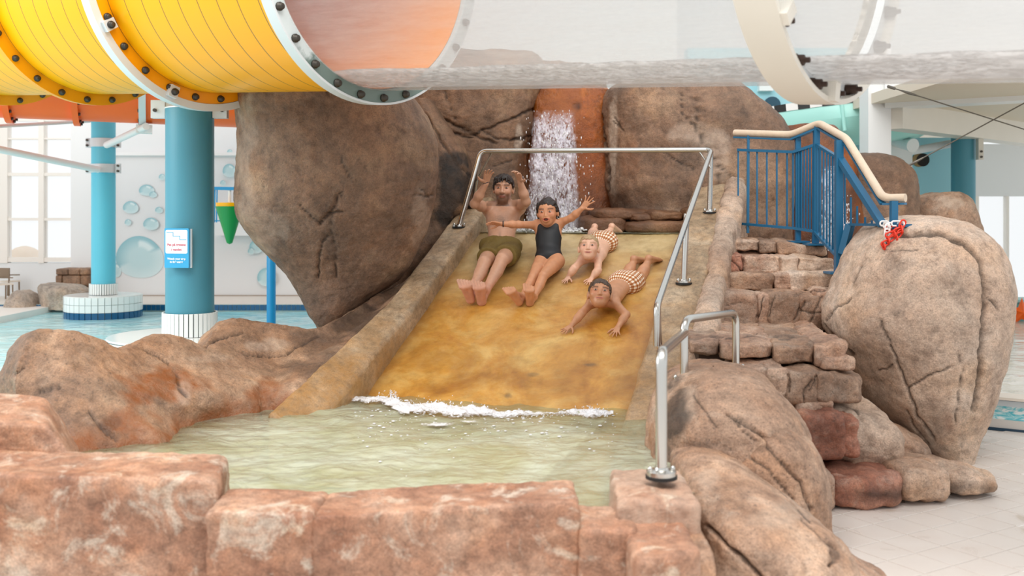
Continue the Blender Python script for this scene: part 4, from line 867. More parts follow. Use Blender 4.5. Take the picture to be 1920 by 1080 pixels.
kerb('rock_border', SW+.27, SW+.44, .17, ROCK['g'], -.95, 2.0, .03, sl, lambda V: np.zeros((len(V), 3)), .07)
# flat shelf of water at the top of the slide
V, F = grid(np.arange(-.9, 1.9, .02), np.arange(8.2, 9.7, .02), lambda P: ZT+.006+.006*fbm(P, 6, 3), lambda c: ((c[:, :2]-TL)@U < .0))
tag(obj('shelf_water', V, F, M['pool_water']), 'thin sheet of water on the shelf at the top of the slide', 'water')

# ------------------------------------------------------------------ water in motion
_ico = None
def ico():
    t = (1+5**.5)/2; V = np.array([(-1, t, 0), (1, t, 0), (-1, -t, 0), (1, -t, 0), (0, -1, t), (0, 1, t), (0, -1, -t), (0, 1, -t), (t, 0, -1), (t, 0, 1), (-t, 0, -1), (-t, 0, 1)], float)
    V /= np.linalg.norm(V[0]); F = np.array([(0, 11, 5), (0, 5, 1), (0, 1, 7), (0, 7, 10), (0, 10, 11), (1, 5, 9), (5, 11, 4), (11, 10, 2), (10, 7, 6), (7, 1, 8), (3, 9, 4), (3, 4, 2), (3, 2, 6), (3, 6, 8), (3, 8, 9), (4, 9, 5), (2, 4, 11), (6, 2, 10), (8, 6, 7), (9, 8, 1)])
    return V, F
IV, IF = ico()
def drops(pos, size):
    """size (n,3): squashed drops, one mesh"""
    n = len(pos); V = (pos[:, None, :]+IV[None]*size[:, None, :]).reshape(-1, 3); F = (IF[None]+12*np.arange(n)[:, None, None]).reshape(-1, 3); return V, F
# waterfall: torn falling curtains in front of the ledge plus flying drops
mw, nt, b = nodes_of('falling_water'); b.inputs['Base Color'].default_value = (.74, .72, .80, 1); b.inputs['Roughness'].default_value = .12
v = vec_coord(nt, 'Object', (7, 7, 2.2)); nq = noise(nt, v, 2.0, 9, .78, 1.8); nq2 = noise(nt, vec_coord(nt, 'Object', (26, 26, 8)), 1.6, 6, .7, .6)
al = ramp(nt, math_(nt, 'ADD', math_(nt, 'MULTIPLY', nq, .65), math_(nt, 'MULTIPLY', nq2, .35)), [(.455, (0, 0, 0)), (.53, (.85, .85, .85))])
at = nt.nodes.new('ShaderNodeAttribute'); at.attribute_name = 'stain'; sp = nt.nodes.new('ShaderNodeSeparateColor'); nt.links.new(at.outputs['Color'], sp.inputs[0])
al = math_(nt, 'MULTIPLY', al, sp.outputs[0])
tp = nt.nodes.new('ShaderNodeBsdfTransparent'); mx = nt.nodes.new('ShaderNodeMixShader'); nt.links.new(al, mx.inputs[0]); nt.links.new(tp.outputs[0], mx.inputs[1]); nt.links.new(b.outputs[0], mx.inputs[2]); nt.links.new(mx.outputs[0], nt.nodes['Material Output'].inputs[0])
def curtain(name, D0, x0t, x1t, x0b, x1b, yt, yb, bulge, label, nx=70, nz=110):
    root = thing(name, label, 'waterfall', W((x0b+x1b)/2, yb, D0-bulge), kind='stuff')
    for L_ in range(2):
        V = []; A = []
        for i in range(nz):
            q = i/(nz-1)
            for j in range(nx):
                r = j/(nx-1); V.append(W(x0t+(x1t-x0t)*r+((x0b-x0t)*(1-r)+(x1b-x1t)*r)*q, yt+(yb-yt)*q, D0-.02-bulge*q**.6-.10*L_)); e = min(r, 1-r)
                A.append(min(1, e/.16)*min(1, q/.18)*(.9 if L_ == 0 else .75))
        V = np.array(V); V += np.stack([.03*fbm(V+L_*9, 6, 3), .07*fbm(V+5+L_*9, 5, 4), 0*V[:, 0]], 1)
        i = np.arange(nz-1)[:, None]*nx; j = np.arange(nx-1)[None]; F = np.stack([i+j, i+j+1, i+nx+j+1, i+nx+j], 2).reshape(-1, 4)
        A = np.array(A)[:, None]*np.ones((1, 3)); obj('curtain', V, F, mw, root, colors={'stain': A})
    n = 700; q = RNG.random(n)**.8; r = RNG.normal(.5, .3, n)
    P = np.array([W(x0t+(x1t-x0t)*b_+((x0b-x0t)*(1-b_)+(x1b-x1t)*b_)*a_, yt+(yb-yt)*a_, D0-.1-bulge*a_**.6-.16*c_) for a_, b_, c_ in zip(q, r, RNG.random(n))])
    s = .0025+.005*RNG.random((n, 1))**3; s = s*np.array([.9, .9, 2.6]); V, F = drops(P, s); obj('drops', V, F, M['foam'], root)
    return root
curtain('waterfall', 9.45, 1000, 1078, 984, 1090, 205, 436, .32, 'white torn curtain of water falling over the rust-red ledge behind the people')
curtain('side_waterfall', 9.2, 1545, 1575, 1535, 1600, 310, 470, .15, 'narrow white run of water behind the blue stair railing', 26, 50)
# foam line where the slide enters the pool
pl = [(650,748),(690,752),(720,746),(750,760),(800,762),(850,768),(905,770),(935,776),(985,778),(1040,778),(1090,772),(1140,776)]
pos = []; siz = []
on_water = on_z
fr_ = thing('foam', 'line of white foam and splashes where the slide meets the pool', 'foam', on_water(900, 770), kind='stuff')
nx, ny = 620, 34; V = []; A = []; xs_ = np.linspace(640, 1150, nx)
ysl = np.interp(xs_, [p[0] for p in pl], [p[1] for p in pl])
dens = .35+.65*np.exp(-((xs_-830)/110)**2)+.45*np.exp(-((xs_-1105)/36)**2)+.35*np.exp(-((xs_-745)/30)**2)
for x, y, d in zip(xs_, ysl, dens):
    for k in range(ny):
        q = k/(ny-1); V.append(on_water(x, y-3+q*(8+22*min(d, 1.1)))); A.append(min(1, .45+.6*min(d, 1))*min(1, q/.12)*(1-max(0, q-.35)/.65*.75)*min(1, (1-q)/.15))
V = np.array(V); A = np.array(A); V[:, 2] += .006+.030*A*np.clip(.5+1.2*fbm(V, 9, 3), 0, 1.3)+.012*A*fbm(V, 34, 3)
i = np.arange(nx-1)[:, None]*ny; j = np.arange(ny-1)[None]; F = np.stack([i+j, i+j+1, i+ny+j+1, i+ny+j], 2).reshape(-1, 4)
obj('foam_sheet', V, F, M['foam_sheet'], fr_, colors={'stain': A[:, None]*np.ones((1, 3))})
for k in range(900):
    x = RNG.uniform(680, 1145); d = np.interp(x, xs_, dens)
    if RNG.random() > d: continue
    p = on_water(x, np.interp(x, xs_, ysl)+RNG.random()*10); p[2] += .012+abs(RNG.normal())*.022*d; s_ = .0015+.0035*RNG.random()**2; pos.append(p); siz.append((s_, s_, s_*1.2))
for x, y, h in ((733,745,.07),(741,748,.075),(1106,770,.05),(1118,774,.05),(915,770,.03),(780,760,.03)):
    for k in range(70): q = RNG.random(); p = on_water(x+RNG.normal()*(1+3*(1-q)), y+6); p[2] += q*h; pos.append(p); siz.append([(.002+.004*RNG.random())*(1.3-q)]*3)
for k in range(260):                                        # loose flecks on the pool
    x = RNG.uniform(660, 1160); y = 768+abs(RNG.normal())*35; p = on_water(x, y); p[2] += .006; s = .002+.005*RNG.random()**3; pos.append(p); siz.append((s*2, s*2, s*.6))
V, F = drops(np.array(pos), np.array(siz)); obj('drops', V, F, M['foam'], fr_)
for cx, cy, rx, ry, a_ in ((820,800,60,8,.8),(880,795,40,6,.7),(700,800,30,7,.6),(960,812,40,6,.5),(760,826,46,8,.5)):     # torn patches of bubbles drifting off
    n_ = 40; V = []; A = []
    for iy in range(14):
        for ix in range(n_): u, v_ = ix/(n_-1)*2-1, iy/13*2-1; V.append(on_water(cx+rx*u, cy+ry*v_)); A.append(max(0, 1-u*u-v_*v_)*a_)
    V = np.array(V); A = np.array(A); V[:, 2] += .020*fbm(V, 2.6, 3)+.012; i = np.arange(13)[:, None]*n_; j = np.arange(n_-1)[None]; F = np.stack([i+j, i+n_+j, i+n_+j+1, i+j+1], 2).reshape(-1, 4)
    obj('foam_patch', V, F, M['foam_sheet'], fr_, colors={'stain': A[:, None]*np.ones((1, 3))})
pos = []; siz = []
for cx, cy, n in ((992,432,160),(1095,432,60),(1150,436,40),(1060,436,60),(1222,452,14),(1290,452,6)):
    for k in range(n):
        p = W(cx+RNG.normal()*12, cy+RNG.normal()*2.5, 8.7+RNG.random()*.15); p[2] = max(p[2], ZT+.01)+abs(RNG.normal())*.01; s = .004+.008*RNG.random(); pos.append(p); siz.append((s*1.6, s, s*.8))
V, F = drops(np.array(pos), np.array(siz)); tag(obj('splash_foam', V, F, M['foam']), 'white froth on the shelf at the top of the slide below the waterfall', 'foam', kind='stuff')

# ------------------------------------------------------------------ stainless rails of the slide
def rail(root, pts, r=.0215, rad=.07, name='rail_tube'): V, F = MB().tube(bend(pts, rad), r, 18).out(); o = obj(name, V, F, M['steel'], root); return auto_smooth(o, 60)
def foot(root, p, r=.055, sc=1, tilt=None):
    o = put('base_flange', MB().lathe([(r*.45, .0), (r, .0), (r, .012*sc), (r*.5, .016*sc), (.026, .022*sc)], p, 28), M['steel'], root); auto_smooth(o)
    put('rubber_ring', MB().lathe([(r*1.06, -.012), (r*1.06, .001), (r*.5, .001)], p, 28), M['rubber'], root)
    for k in range(2):
        a_ = math.pi*k+.15; inst('bolt', cap_me, o, p+np.array([r*.78*math.cos(a_), r*.78*math.sin(a_), .012*sc]))
cap_me = mesh_of('bolt', *MB().lathe([(.010, 0), (.011, .008), (.008, .016), (.003, .019)], (0, 0, 0), 12).out(), M['steel'])
rl = thing('slide_railing', 'stainless steel rail framing the top of the slide and running down its right kerb', 'railing', W(1321, 408, 8.3))
cl = W(901, 283, 8.75); cr = W(1334, 281, 8.3); lb = SP(.21, -.11, .155); lb2 = SP(-.16, -.12, .16)
eb = SP(2.16, SW+.14, .60); ed = eb+np.array([0, -.0, -.24])
rail(rl, [lb, cl, cr, eb, ed], rad=.06)
p2 = SP(-.12, SW+.2, .125); rail(rl, [p2, cr+np.array([.0, .03, -.01])], name='post')
rail(rl, [lb2, cl+np.array([.0, .05, -.01])], name='post', r=.017)
p3 = SP(.98, SW+.14, .125); pt = cr+(eb-cr)*((p3[1]-cr[1])/(eb[1]-cr[1])); pt[0] = p3[0]+.02; rail(rl, [p3, pt], name='post')
for p in (lb, lb2, p2, p3): foot(rl, p)
e2 = SP(1.98, SW+.1, .66); rail(rl, [eb+np.array([.02, .10, .03]), ed+np.array([.03, .12, .02]), ed+np.array([.05, .14, -.12])], name='end_bracket', r=.018)
o = put('wall_flange', MB().tube([SP(2.22, SW+.02, -.02)+[0, -.06, 0], SP(2.22, SW+.02, -.02)], .04, 18), M['steel'], rl)
rail(rl, [cl+(cr-cl)*.055, lb2+(cl-lb2)*.45], r=.007, name='brace'); rail(rl, [cr-(cr-cl)*.055, p2+(cr-p2)*.7], r=.007, name='brace')
# short handrail on the rocks beside the pool
hr = thing('steel_handrail', 'short kinked stainless handrail with three posts on the rocks beside the splash pool', 'railing', W(1240, 893, 4.05))
b1 = W(1240, 891, 4.05); b2 = W(1283, 714, 5.25); b3 = W(1380, 693, 5.75)
t1 = b1+[0, 0, .49]; t2 = b2.copy(); t2[2] = HC-226/FPX*5.2; t2h = b2.copy(); t2h[2] = HC-199/FPX*5.25; t3 = b3.copy(); t3[2] = HC-186/FPX*5.75
rail(hr, [b1, t1, t2+np.array([0, -.0, 0])], r=.0235, rad=.07); rail(hr, [b2, t2h, t3, b3], r=.0215, rad=.07)
for p, s_ in ((b1, 1.5), (b2, 1.2), (b3, 1)): foot(hr, p, .06 if s_ > 1 else .052, s_)

# ------------------------------------------------------------------ blue stair railing with a wooden handrail
br_ = thing('stair_railing', 'blue steel stair railing with pale wooden handrail at the top of the stone steps', 'railing', W(1530, 456, 7.95))
HP = [W(1378, 249, 8.5), W(1484, 252.5, 8.05), W(1536, 231, 7.85), W(1587, 260, 7.3), W(1656, 372, 6.7), W(1698, 371, 6.6)]
V, F = MB().tube(bend(HP, .06), .028, 16).out(); auto_smooth(obj('handrail', V, F, M['wood'], br_), 60)
under = [p-np.array([0, 0, .038]) for p in HP]
mb = MB()
for a_, b_ in zip(under, under[1:]): mb.bar(a_, b_, .045, .014)
put('handrail_strip', mb, M['rail_blue'], br_)
def bar(nm, a_, b_, wx, wz, parent=br_): return put(nm, MB().bar(a_, b_, wx, wz), M['rail_blue'], parent)
RT = [W(1384, 281, 8.45), W(1488, 285, 8.03), W(1531, 271, 7.87), W(1575, 298, 7.34), W(1655, 422, 6.7)]
RB = [W(1384, 419, 8.45), W(1490, 428, 8.03), W(1528, 434, 7.87), W(1568, 477, 7.36)]
for k, (a_, b_) in enumerate(zip(RT, RT[1:])): bar('upper_rail', a_, b_, .05 if k == 3 else .03, .022 if k < 3 else .04)
for a_, b_ in zip(RB, RB[1:]): bar('lower_rail', a_, b_, .035, .02)
for xt, yt, xb_, yb, D, w_ in ((1403,254,1402,437,8.37,.02),(1496,254,1496,451,8.03,.04),(1531,236,1529,456,7.87,.044),(1573,263,1572,509,7.34,.052),(1676,377,1675,462,6.62,.042)):
    bar('post', W(xb_, yb, D), W(xt, yt, D), w_, w_, br_)
for px, py, D, s_ in ((1496,452,8.03,.075),(1529,457,7.87,.08),(1572,510,7.34,.085)):
    p = W(px, py, D); put('foot_plate', MB().box(p-[s_, s_, .012], p+[s_, s_, .002]), M['rail_blue'], br_)
bal = MB().box((-.006, -.006, 0), (.006, .006, 1)).out(); bal_me = mesh_of('baluster', *bal, M['rail_blue'], False)
def balusters(a0, a1, b0, b1, ts):
    for t in ts:
        p = b0+(b1-b0)*t; q = a0+(a1-a0)*t; o = inst('baluster', bal_me, br_, p); o.scale = (1, 1, max(.05, q[2]-p[2]))
balusters(RT[0], RT[1], RB[0], RB[1], (.0, .345, .52, .695, .87, .97)); balusters(RT[1], RT[2], RB[1], RB[2], (.2, .34, .48, .62, .76, .9)); balusters(RT[2], RT[3], RB[2], RB[3], (.12, .27, .42, .57, .7, .84))
r0 = W(1594, 421, 7.25); r1 = W(1664, 421.5, 6.68); bar('lower_rail', r0, r1, .03, .018)
bar('lower_rail', r0, W(1580, 476, 7.3), .05, .05)
def top_at(t): p = r0+(r1-r0)*t; k = (p[0]-RT[3][0])/(RT[4][0]-RT[3][0]); return RT[3]+(RT[4]-RT[3])*k
for t in (.02, .20, .42, .60, .76, .9):
    p = r0+(r1-r0)*t; o = inst('baluster', bal_me, br_, p); o.scale = (1, 1, max(.03, top_at(t)[2]-p[2]))
p = W(1583, 300, 7.3); o = inst('baluster', bal_me, br_, W(1584, 420, 7.32)); o.scale = (1, 1, .44)
for px, py, dx, dz in ((1694,423,.05,0),(1678,453,.06,-.03)):
    c = W(px, py, 6.56); put('cleat', MB().bar(c-np.array([dx, 0, -dz*-1 if False else dz*-.5]), c+np.array([dx, 0, -dz*.5]), .035, .02), M['rail_blue'], br_)
# plastic chain wound round the end post
ch = thing('plastic_chain', 'red and white plastic chain wound around the end post of the blue railing', 'chain', W(1676, 455, 6.6))
def link_mesh(mat):
    pts = [];
    for k in range(21): a_ = 2*math.pi*k/20; pts.append((.0155*math.cos(a_), 0, .014*math.sin(a_)+(.013 if math.sin(a_) > 0 else -.013)))
    return mesh_of('link', *MB().tube(pts, .0058, 8, False).out(), mat)
lw_, lr_ = link_mesh(M['chain_white']), link_mesh(M['red'])
for k in range(11):                                          # white loop round the post
    a_ = 2*math.pi*k/11; c = W(1677, 421, 6.6); p = c+np.array([.062*math.cos(a_), .05*math.sin(a_), .008*math.sin(3*a_)]); inst('link', lw_, ch, p, (math.pi/2*(k % 2), math.pi/2, a_+math.pi/2))
for px, py in ((1664,428),(1663,437),(1665,445)): inst('link', lw_, ch, W(px, py, 6.55), (0, .1, 0))
for k in range(9): a_ = 2*math.pi*k/9; c = W(1678, 427, 6.6); p = c+np.array([.055*math.cos(a_), .045*math.sin(a_), .012*math.cos(a_)]); inst('link', lr_, ch, p, (math.pi/2*(k % 2), math.pi/2, a_+math.pi/2))
rp_ = [(1692,420),(1690,430),(1686,438),(1680,444),(1672,446),(1665,450),(1660,456),(1657,462)]
for k, (px, py) in enumerate(rp_): inst('link', lr_, ch, W(px, py, 6.53), (0, .5+.1*k, math.pi/2*(k % 2)))
for k, (px, py) in enumerate([(1668,440),(1676,438),(1684,432)]): inst('link', lr_, ch, W(px, py, 6.53), (0, 1.2, math.pi/2*(k % 2)))

# ------------------------------------------------------------------ columns, sign, bucket, pipes on the left
def ringtiles(name, c, r, z0, z1, n, mat, gap, parent, joined, thick=.012):
    w_ = 2*math.pi*r/n-gap
    V, F = MB().box((-w_/2, -thick, 0), (w_/2, 0, z1-z0)).out()
    if not joined:
        me = mesh_of(name, V, F, mat, False)
        for k in range(n): a_ = 2*math.pi*k/n; inst(name, me, parent, (c[0]+r*math.sin(a_), c[1]-r*math.cos(a_), z0), (0, 0, a_))
    else:
        mb = MB()
        for k in range(n):
            a_ = 2*math.pi*k/n; R = np.array([[math.cos(a_), -math.sin(a_), 0], [math.sin(a_), math.cos(a_), 0], [0, 0, 1]]); mb.add(V@R.T+np.array([c[0]+r*math.sin(a_), c[1]-r*math.cos(a_), z0]), F)
        tag(put(name, mb, mat, parent), kind='stuff')
def column(name, label, cx, D, half, top, zc0, zc1, ped_r, ped_z, mat, two_rows):
    c = W(cx, 400, D); r = half/FPX*D
    t = thing(name, label, 'column', (c[0], c[1], ZW), group='blue round columns')
    auto_smooth(put('shaft', MB().lathe([(r, zc1-.02), (r, top)], (c[0], c[1], 0), 48), mat, t))
    put('collar_core', MB().lathe([(r*1.03, zc0), (r*1.03, zc1-.004)], (c[0], c[1], 0), 48), M['darkgrout'] if not two_rows else M['grout'], t)
    ringtiles('collar_tiles', c, r*1.03+.008, zc0+.003, zc1-.003, 36, M['wtile'], .006, t, True)
    p = thing('tiled_pedestal', label.split(' with')[0].replace('column', 'column')+' standing on it: round white tiled pedestal in the turquoise pool', 'pedestal', (c[0], c[1], ZW-.3), group='tiled pedestals in the pool')
    auto_smooth(put('body', MB().lathe([(ped_r-.012, ZW-.4), (ped_r-.012, ped_z)], (c[0], c[1], 0), 64), M['grout'], p))
    put('top', MB().lathe([(r*.5, ped_z-.01), (ped_r, ped_z-.01), (ped_r, ped_z+.004), (r*.5, ped_z+.004)], (c[0], c[1], 0), 64, True), M['wtile'], p)
    return t, p, c, r
t2, p2_, c2, rc2 = column('steel_column', 'thick blue round column with tiled foot and warning sign, behind the low rocks', 356, 7.9, 44, 2.41, HC-228/FPX*7.9+.0, HC-184/FPX*7.9, .61, HC-229/FPX*7.9, M['blue_col'], False)
p2_['label'] = 'round white tiled pedestal under the blue column carrying the warning sign'
ringtiles('tile', c2, .61, HC-229/FPX*7.9-.13, HC-229/FPX*7.9-.015, 44, M['wtile'], .006, p2_, False)
ringtiles('tile', c2, .61, HC-229/FPX*7.9-.26, HC-229/FPX*7.9-.136, 44, M['wtile'], .006, p2_, False)
t1_, p1_, c1, rc1 = column('steel_column', 'bright blue round column farther back on a white tiled pedestal in the pool', 194, 11.7, 21.5, 2.75, HC-152/FPX*11.7, HC-131/FPX*11.7, .415, HC-153/FPX*11.7, M['sky_col'], True)
p1_['label'] = 'round white and navy tiled pedestal under the farther bright blue column'
z3 = HC-153/FPX*11.7
ringtiles('tile', c1, .415, z3-.085, z3-.003, 38, M['wtile'], .004, p1_, False); ringtiles('tile', c1, .415, z3-.172, z3-.089, 38, M['wtile'], .004, p1_, False); ringtiles('navy_tile', c1, .415, z3-.25, z3-.176, 38, M['navy'], .006, p1_, False)
# warning sign
def text(name, body, size, loc, mat, parent, rotz=0, align='CENTER', bold=0):
    cu = bpy.data.curves.new(name, 'FONT'); cu.body = body; cu.size = size; cu.align_x = align; cu.extrude = .0006; cu.offset = bold
    o = bpy.data.objects.new(name, cu); COL.objects.link(o); bpy.context.view_layer.update()
    me = bpy.data.meshes.new_from_object(o.evaluated_get(bpy.context.evaluated_depsgraph_get())); bpy.data.objects.remove(o); me.materials.clear(); me.materials.append(mat); me.name = name
    q = bpy.data.objects.new(name, me); COL.objects.link(q); q.parent = parent; q.location = loc; q.rotation_euler = (math.pi/2, 0, 0); return q
DS = 7.67; sx = 49/FPX*DS; sz = 74/FPX*DS
sg = thing('warning_sign', 'blue and white watch-your-step sign fixed to the thick blue column', 'sign', W(332.5, 502, DS), rot=(0, 0, -.18))
M['sign_blue'] = pm('sign_blue', '#39a5d6', .4); M['sign_red'] = pm('sign_red_lettering', '#d4526a', .5); M['sign_white'] = pm('sign_white', '#f2f5f7', .4)
def rrect(w_, h, r, y0, y1, cx=0, cz=0):
    P = []
    for sx_, sz_, a0 in ((1, 1, 0), (-1, 1, 90), (-1, -1, 180), (1, -1, 270)):
        for k in range(5): a_ = math.radians(a0+22.5*k); P.append((cx+sx_*(w_/2-r)+r*math.cos(a_), cz+sz_*(h/2-r)+r*math.sin(a_)))
    n = len(P); V = [(x, y0, z) for x, z in P]+[(x, y1, z) for x, z in P]; F = [tuple(range(n)), tuple(range(2*n-1, n-1, -1))]+[(k, n+k, n+(k+1) % n, (k+1) % n) for k in range(n)]
    return np.array(V), F
V, F = rrect(sx, sz, .006, -.012, .012, 0, sz/2); obj('board', V, F, M['sign_blue'], sg, False, local=True)
V, F = rrect(sx*.90, sz*.60, .012, -.0135, -.0125, .0, sz*.66); obj('white_field', V, F, M['sign_white'], sg, False, local=True)
mb = MB(); zt_ = sz*.89; st_ = [(-.40, 0), (-.14, 0), (-.14, -.09), (.14, -.09), (.14, -.175), (.40, -.175)]
for a_, b_ in zip(st_, st_[1:]):
    x0, x1 = sorted((a_[0]*sx, b_[0]*sx)); z0, z1 = sorted((a_[1]*sz, b_[1]*sz)); mb.box((x0-.0022, -.0145, zt_+z0-.0022), (x1+.0022, -.0135, zt_+z1+.0022))
V, F = mb.out(); obj('step_line', V, F, M['sign_blue'], sg, False, local=True)
text('lettering', 'Pas på trinene', .0265, (0, -.0145, sz*.555), M['sign_red'], sg, bold=.0004); text('lettering', 'i vandet', .0265, (0, -.0145, sz*.435), M['sign_red'], sg, bold=.0004)
text('lettering', 'Watch your step', .0215, (0, -.0135, sz*.205), M['sign_white'], sg, bold=.0008); text('lettering', 'in the water', .0215, (0, -.0135, sz*.125), M['sign_white'], sg, bold=.0008)
put('backing_plate', MB().box((sx/2-.002, .0, .0), (sx/2+.010, .02, sz*.98)), M['galv'], sg, local=True) if False else obj('backing_plate', *MB().box((-sx/2+.01, .012, .0), (sx/2+.012, .022, sz*.985)).out(), M['galv'], sg, False, local=True)
# clamps and struts on the farther column
for zz, (q0, q1), lab in ((268, (W(200, 272, 11.45), W(274, 237, 10.6)), 'white strut from the farther blue column up to the orange tube'), (316, (W(184, 318, 11.5), W(-90, 262, 9.9)), 'long white strut from the farther blue column out of the frame at left')):
    z = HC-(zz-YH)/FPX*11.7
    t = thing('support_strut', lab, 'pipe', q0)
    auto_smooth(put('strut_tube', MB().tube([q0, q1], .038, 16), M['white'], t))
    auto_smooth(put('clamp_band', MB().lathe([(rc1+.012, z-.05), (rc1+.012, z+.05)], (c1[0], c1[1], 0), 36), M['galv'], t))
    for sgn in (-1, 1):
        put('clamp_lug', MB().box((c1[0]+sgn*(rc1+.035)-.03, c1[1]-.02, z-.055), (c1[0]+sgn*(rc1+.035)+.03, c1[1]+.02, z+.055)), M['galv'], t)
        for dz in (-.03, .03): inst('bolt', bolt_s, t, (c1[0]+sgn*(rc1+.045), c1[1]-.02, z+dz))
t = thing('thin_pipe', 'thin pale pipe crossing the left window high up', 'pipe', W(0, 237, 11)); auto_smooth(put('tube', MB().tube([W(-80, 241, 10.4), W(100, 231, 11.4), W(180, 226, 11.9)], .02, 12), pm('pale_pipe', '#e3d8d2', .4), t))
# tipping bucket on its frame
DB = 10.7
tb_ = thing('tipping_bucket', 'green and yellow cone tipping bucket hanging from a blue frame over the pool', 'bucket', W(430, 458, DB))
c = W(430.5, 458, DB); k_ = DB/FPX
cone = [(.004, 0), (.03, .015), (25.5*k_, 70*k_), (25.5*k_, 71*k_)]
o = put('cone', MB().lathe(cone, c, 40), M['green'], tb_); auto_smooth(o, 30)
put('yellow_rim', MB().lathe([(24.5*k_, 71*k_), (25*k_, 78*k_), (23*k_, 78*k_)], c, 40), M['yellow'], tb_)
put('hanger', MB().tube([W(430.5, 388, DB), W(430.5, 352, DB)], .016, 10), M['white'], tb_)
put('arm', MB().bar(W(395, 353, DB), W(512, 355, DB), .05, 6*k_), M['pole_blue'], tb_)
put('frame_rod', MB().bar(W(403, 353, DB), W(402, 417, DB), .012, .012), M['pole_blue'], tb_); put('frame_rod', MB().bar(W(407, 356, DB+.2), W(406, 417, DB+.2), .012, .012), M['pole_blue'], tb_)
put('frame_rod', MB().bar(W(400, 414, DB), W(460, 414, DB), .012, .012), M['pole_blue'], tb_)
bp_ = thing('pole', 'bright blue pole standing in the pool right of the sign column', 'pole', (W(508.5, 612, 10.7)[0], 10.7, ZW-.3))
xx = W(508.5, 400, 10.7)[0]; auto_smooth(put('shaft', MB().lathe([(.047, -.01), (.047, 1.33), (.035, 1.36), (.035, 1.84)], (xx, 10.7, 0), 28), M['pole_blue'], bp_))
# deck furniture and rocks, far left
def chair(px, py, D, rz, label):
    t = thing('patio_chair', label, 'chair', W(px, py, D), rot=(0, 0, rz), group='patio chairs by the left window'); L = lambda nm, mb, m: obj(nm, *mb.out(), m, t, False, local=True)
    L('seat', MB().box((-.22, -.22, .42), (.22, .22, .46)), pm('cream_cushion', '#ece3d6', .7)); L('backrest', MB().box((-.22, .20, .56), (.22, .24, .84)), M['chair_brown'])
    for x in (-.2, .2):
        for y in (-.2, .21): L('leg', MB().bar((x, y, 0), (x*.95, y, .44 if y < 0 else .84), .03, .03), M['chair_brown'])
    for x in (-.2, .2): L('armrest', MB().bar((x, -.2, .62), (x, .22, .64), .04, .03), M['chair_brown'])
    t.scale = (.45, .45, .45)
chair(4, 562, 12.9, 2.5, 'brown patio chair with cream seat, cut by the left frame edge'); chair(16, 556, 13.2, 2.9, 'grey-brown patio chair behind the front one below the left window')
boulder('deck_rock', [(545,34,52,12.3,.1),(552,25,62,12.3,.2),(562,19,70,12.3,.26),(572,15,76,12.3,.28),(580,12,78,12.3,.28)], ROCK['grey'], 'small grey-tan rock on the pool deck, left of the larger one', 'rock', nseg=80, nlay=50, lump=.02)
boulder('deck_rock', [(533,80,120,12.4,.15),(537,78,150,12.4,.25),(548,78,168,12.4,.28),(562,79,172,12.4,.28),(578,80,172,12.4,.28)], ROCK['grey'], 'wide grey-tan rock on the pool deck beside the tiled pedestal', 'rock', nseg=100, nlay=60, lump=.02)
bs = thing('stone_planter', 'brown stone block planter against the far wall left of the bright blue column', 'planter', W(134, 548, 13.1))
for xl, xr, yt, yb in ((103,128,504,516),(127,150,504,516),(149,166,504,516),(103,116,516,536),(115,151,516,537),(150,166,516,537),(103,140,537,556),(139,166,537,556)): stone('stone', xl, xr, yt, yb, 13.0, 13.4, ROCK['l'], bs, n=8, e=9, lump=.004, rough=.003)

# ------------------------------------------------------------------ the tube slide overhead
KT = 1.55; YAW, PIT = .6418, -.0632; RF, RT_ = .62*KT, .5611*KT
C2 = np.array([-.5492*KT, 4.1082*KT, HC+1.0622*KT]); tR = (0, -PIT, -YAW)
ts_ = thing('tube_slide', 'yellow and clear tube slide crossing overhead along the top of the view', 'slide', C2, tR)
my, nt, b = nodes_of('yellow_tube'); v = vec_coord(nt); sx_ = nt.nodes.new('ShaderNodeSeparateXYZ'); nt.links.new(v, sx_.inputs[0])
fr = math_(nt, 'FRACT', math_(nt, 'MULTIPLY', sx_.outputs[0], 1/.187)); ln = math_(nt, 'LESS_THAN', fr, .045)
nt.links.new(mixc(nt, ln, srgb('#ffb100'), srgb('#8d6a2a')), b.inputs['Base Color']); b.inputs['Roughness'].default_value = .36; b.inputs['Specular IOR Level'].default_value = .3
myi = pm('orange_tube_inside', '#ffa01e', .4)
mc, nt, b = nodes_of('clear_acrylic'); b.inputs['Base Color'].default_value = (.70, .69, .68, 1); b.inputs['Roughness'].default_value = .12
v = vec_coord(nt, 'Object', (.5, 3, 3)); ns_ = noise(nt, v, 5, 7, .7)
bp = nt.nodes.new('ShaderNodeBump'); bp.inputs['Strength'].default_value = .12; bp.inputs['Distance'].default_value = .01; nt.links.new(ns_, bp.inputs['Height']); nt.links.new(bp.outputs[0], b.inputs['Normal'])
tl = nt.nodes.new('ShaderNodeBsdfTranslucent'); tl.inputs[0].default_value = (.72, .71, .70, 1)
m1 = nt.nodes.new('ShaderNodeMixShader'); m1.inputs[0].default_value = .5; nt.links.new(b.outputs[0], m1.inputs[1]); nt.links.new(tl.outputs[0], m1.inputs[2])
tp = nt.nodes.new('ShaderNodeBsdfTransparent'); tp.inputs[0].default_value = (.97, .97, .97, 1); mx = nt.nodes.new('ShaderNodeMixShader')
nt.links.new(ramp(nt, ns_, [(.3, (.66, .66, .66)), (.7, (.50, .50, .50))]), mx.inputs[0])
nt.links.new(m1.outputs[0], mx.inputs[1]); nt.links.new(tp.outputs[0], mx.inputs[2]); nt.links.new(mx.outputs[0], nt.nodes['Material Output'].inputs[0])
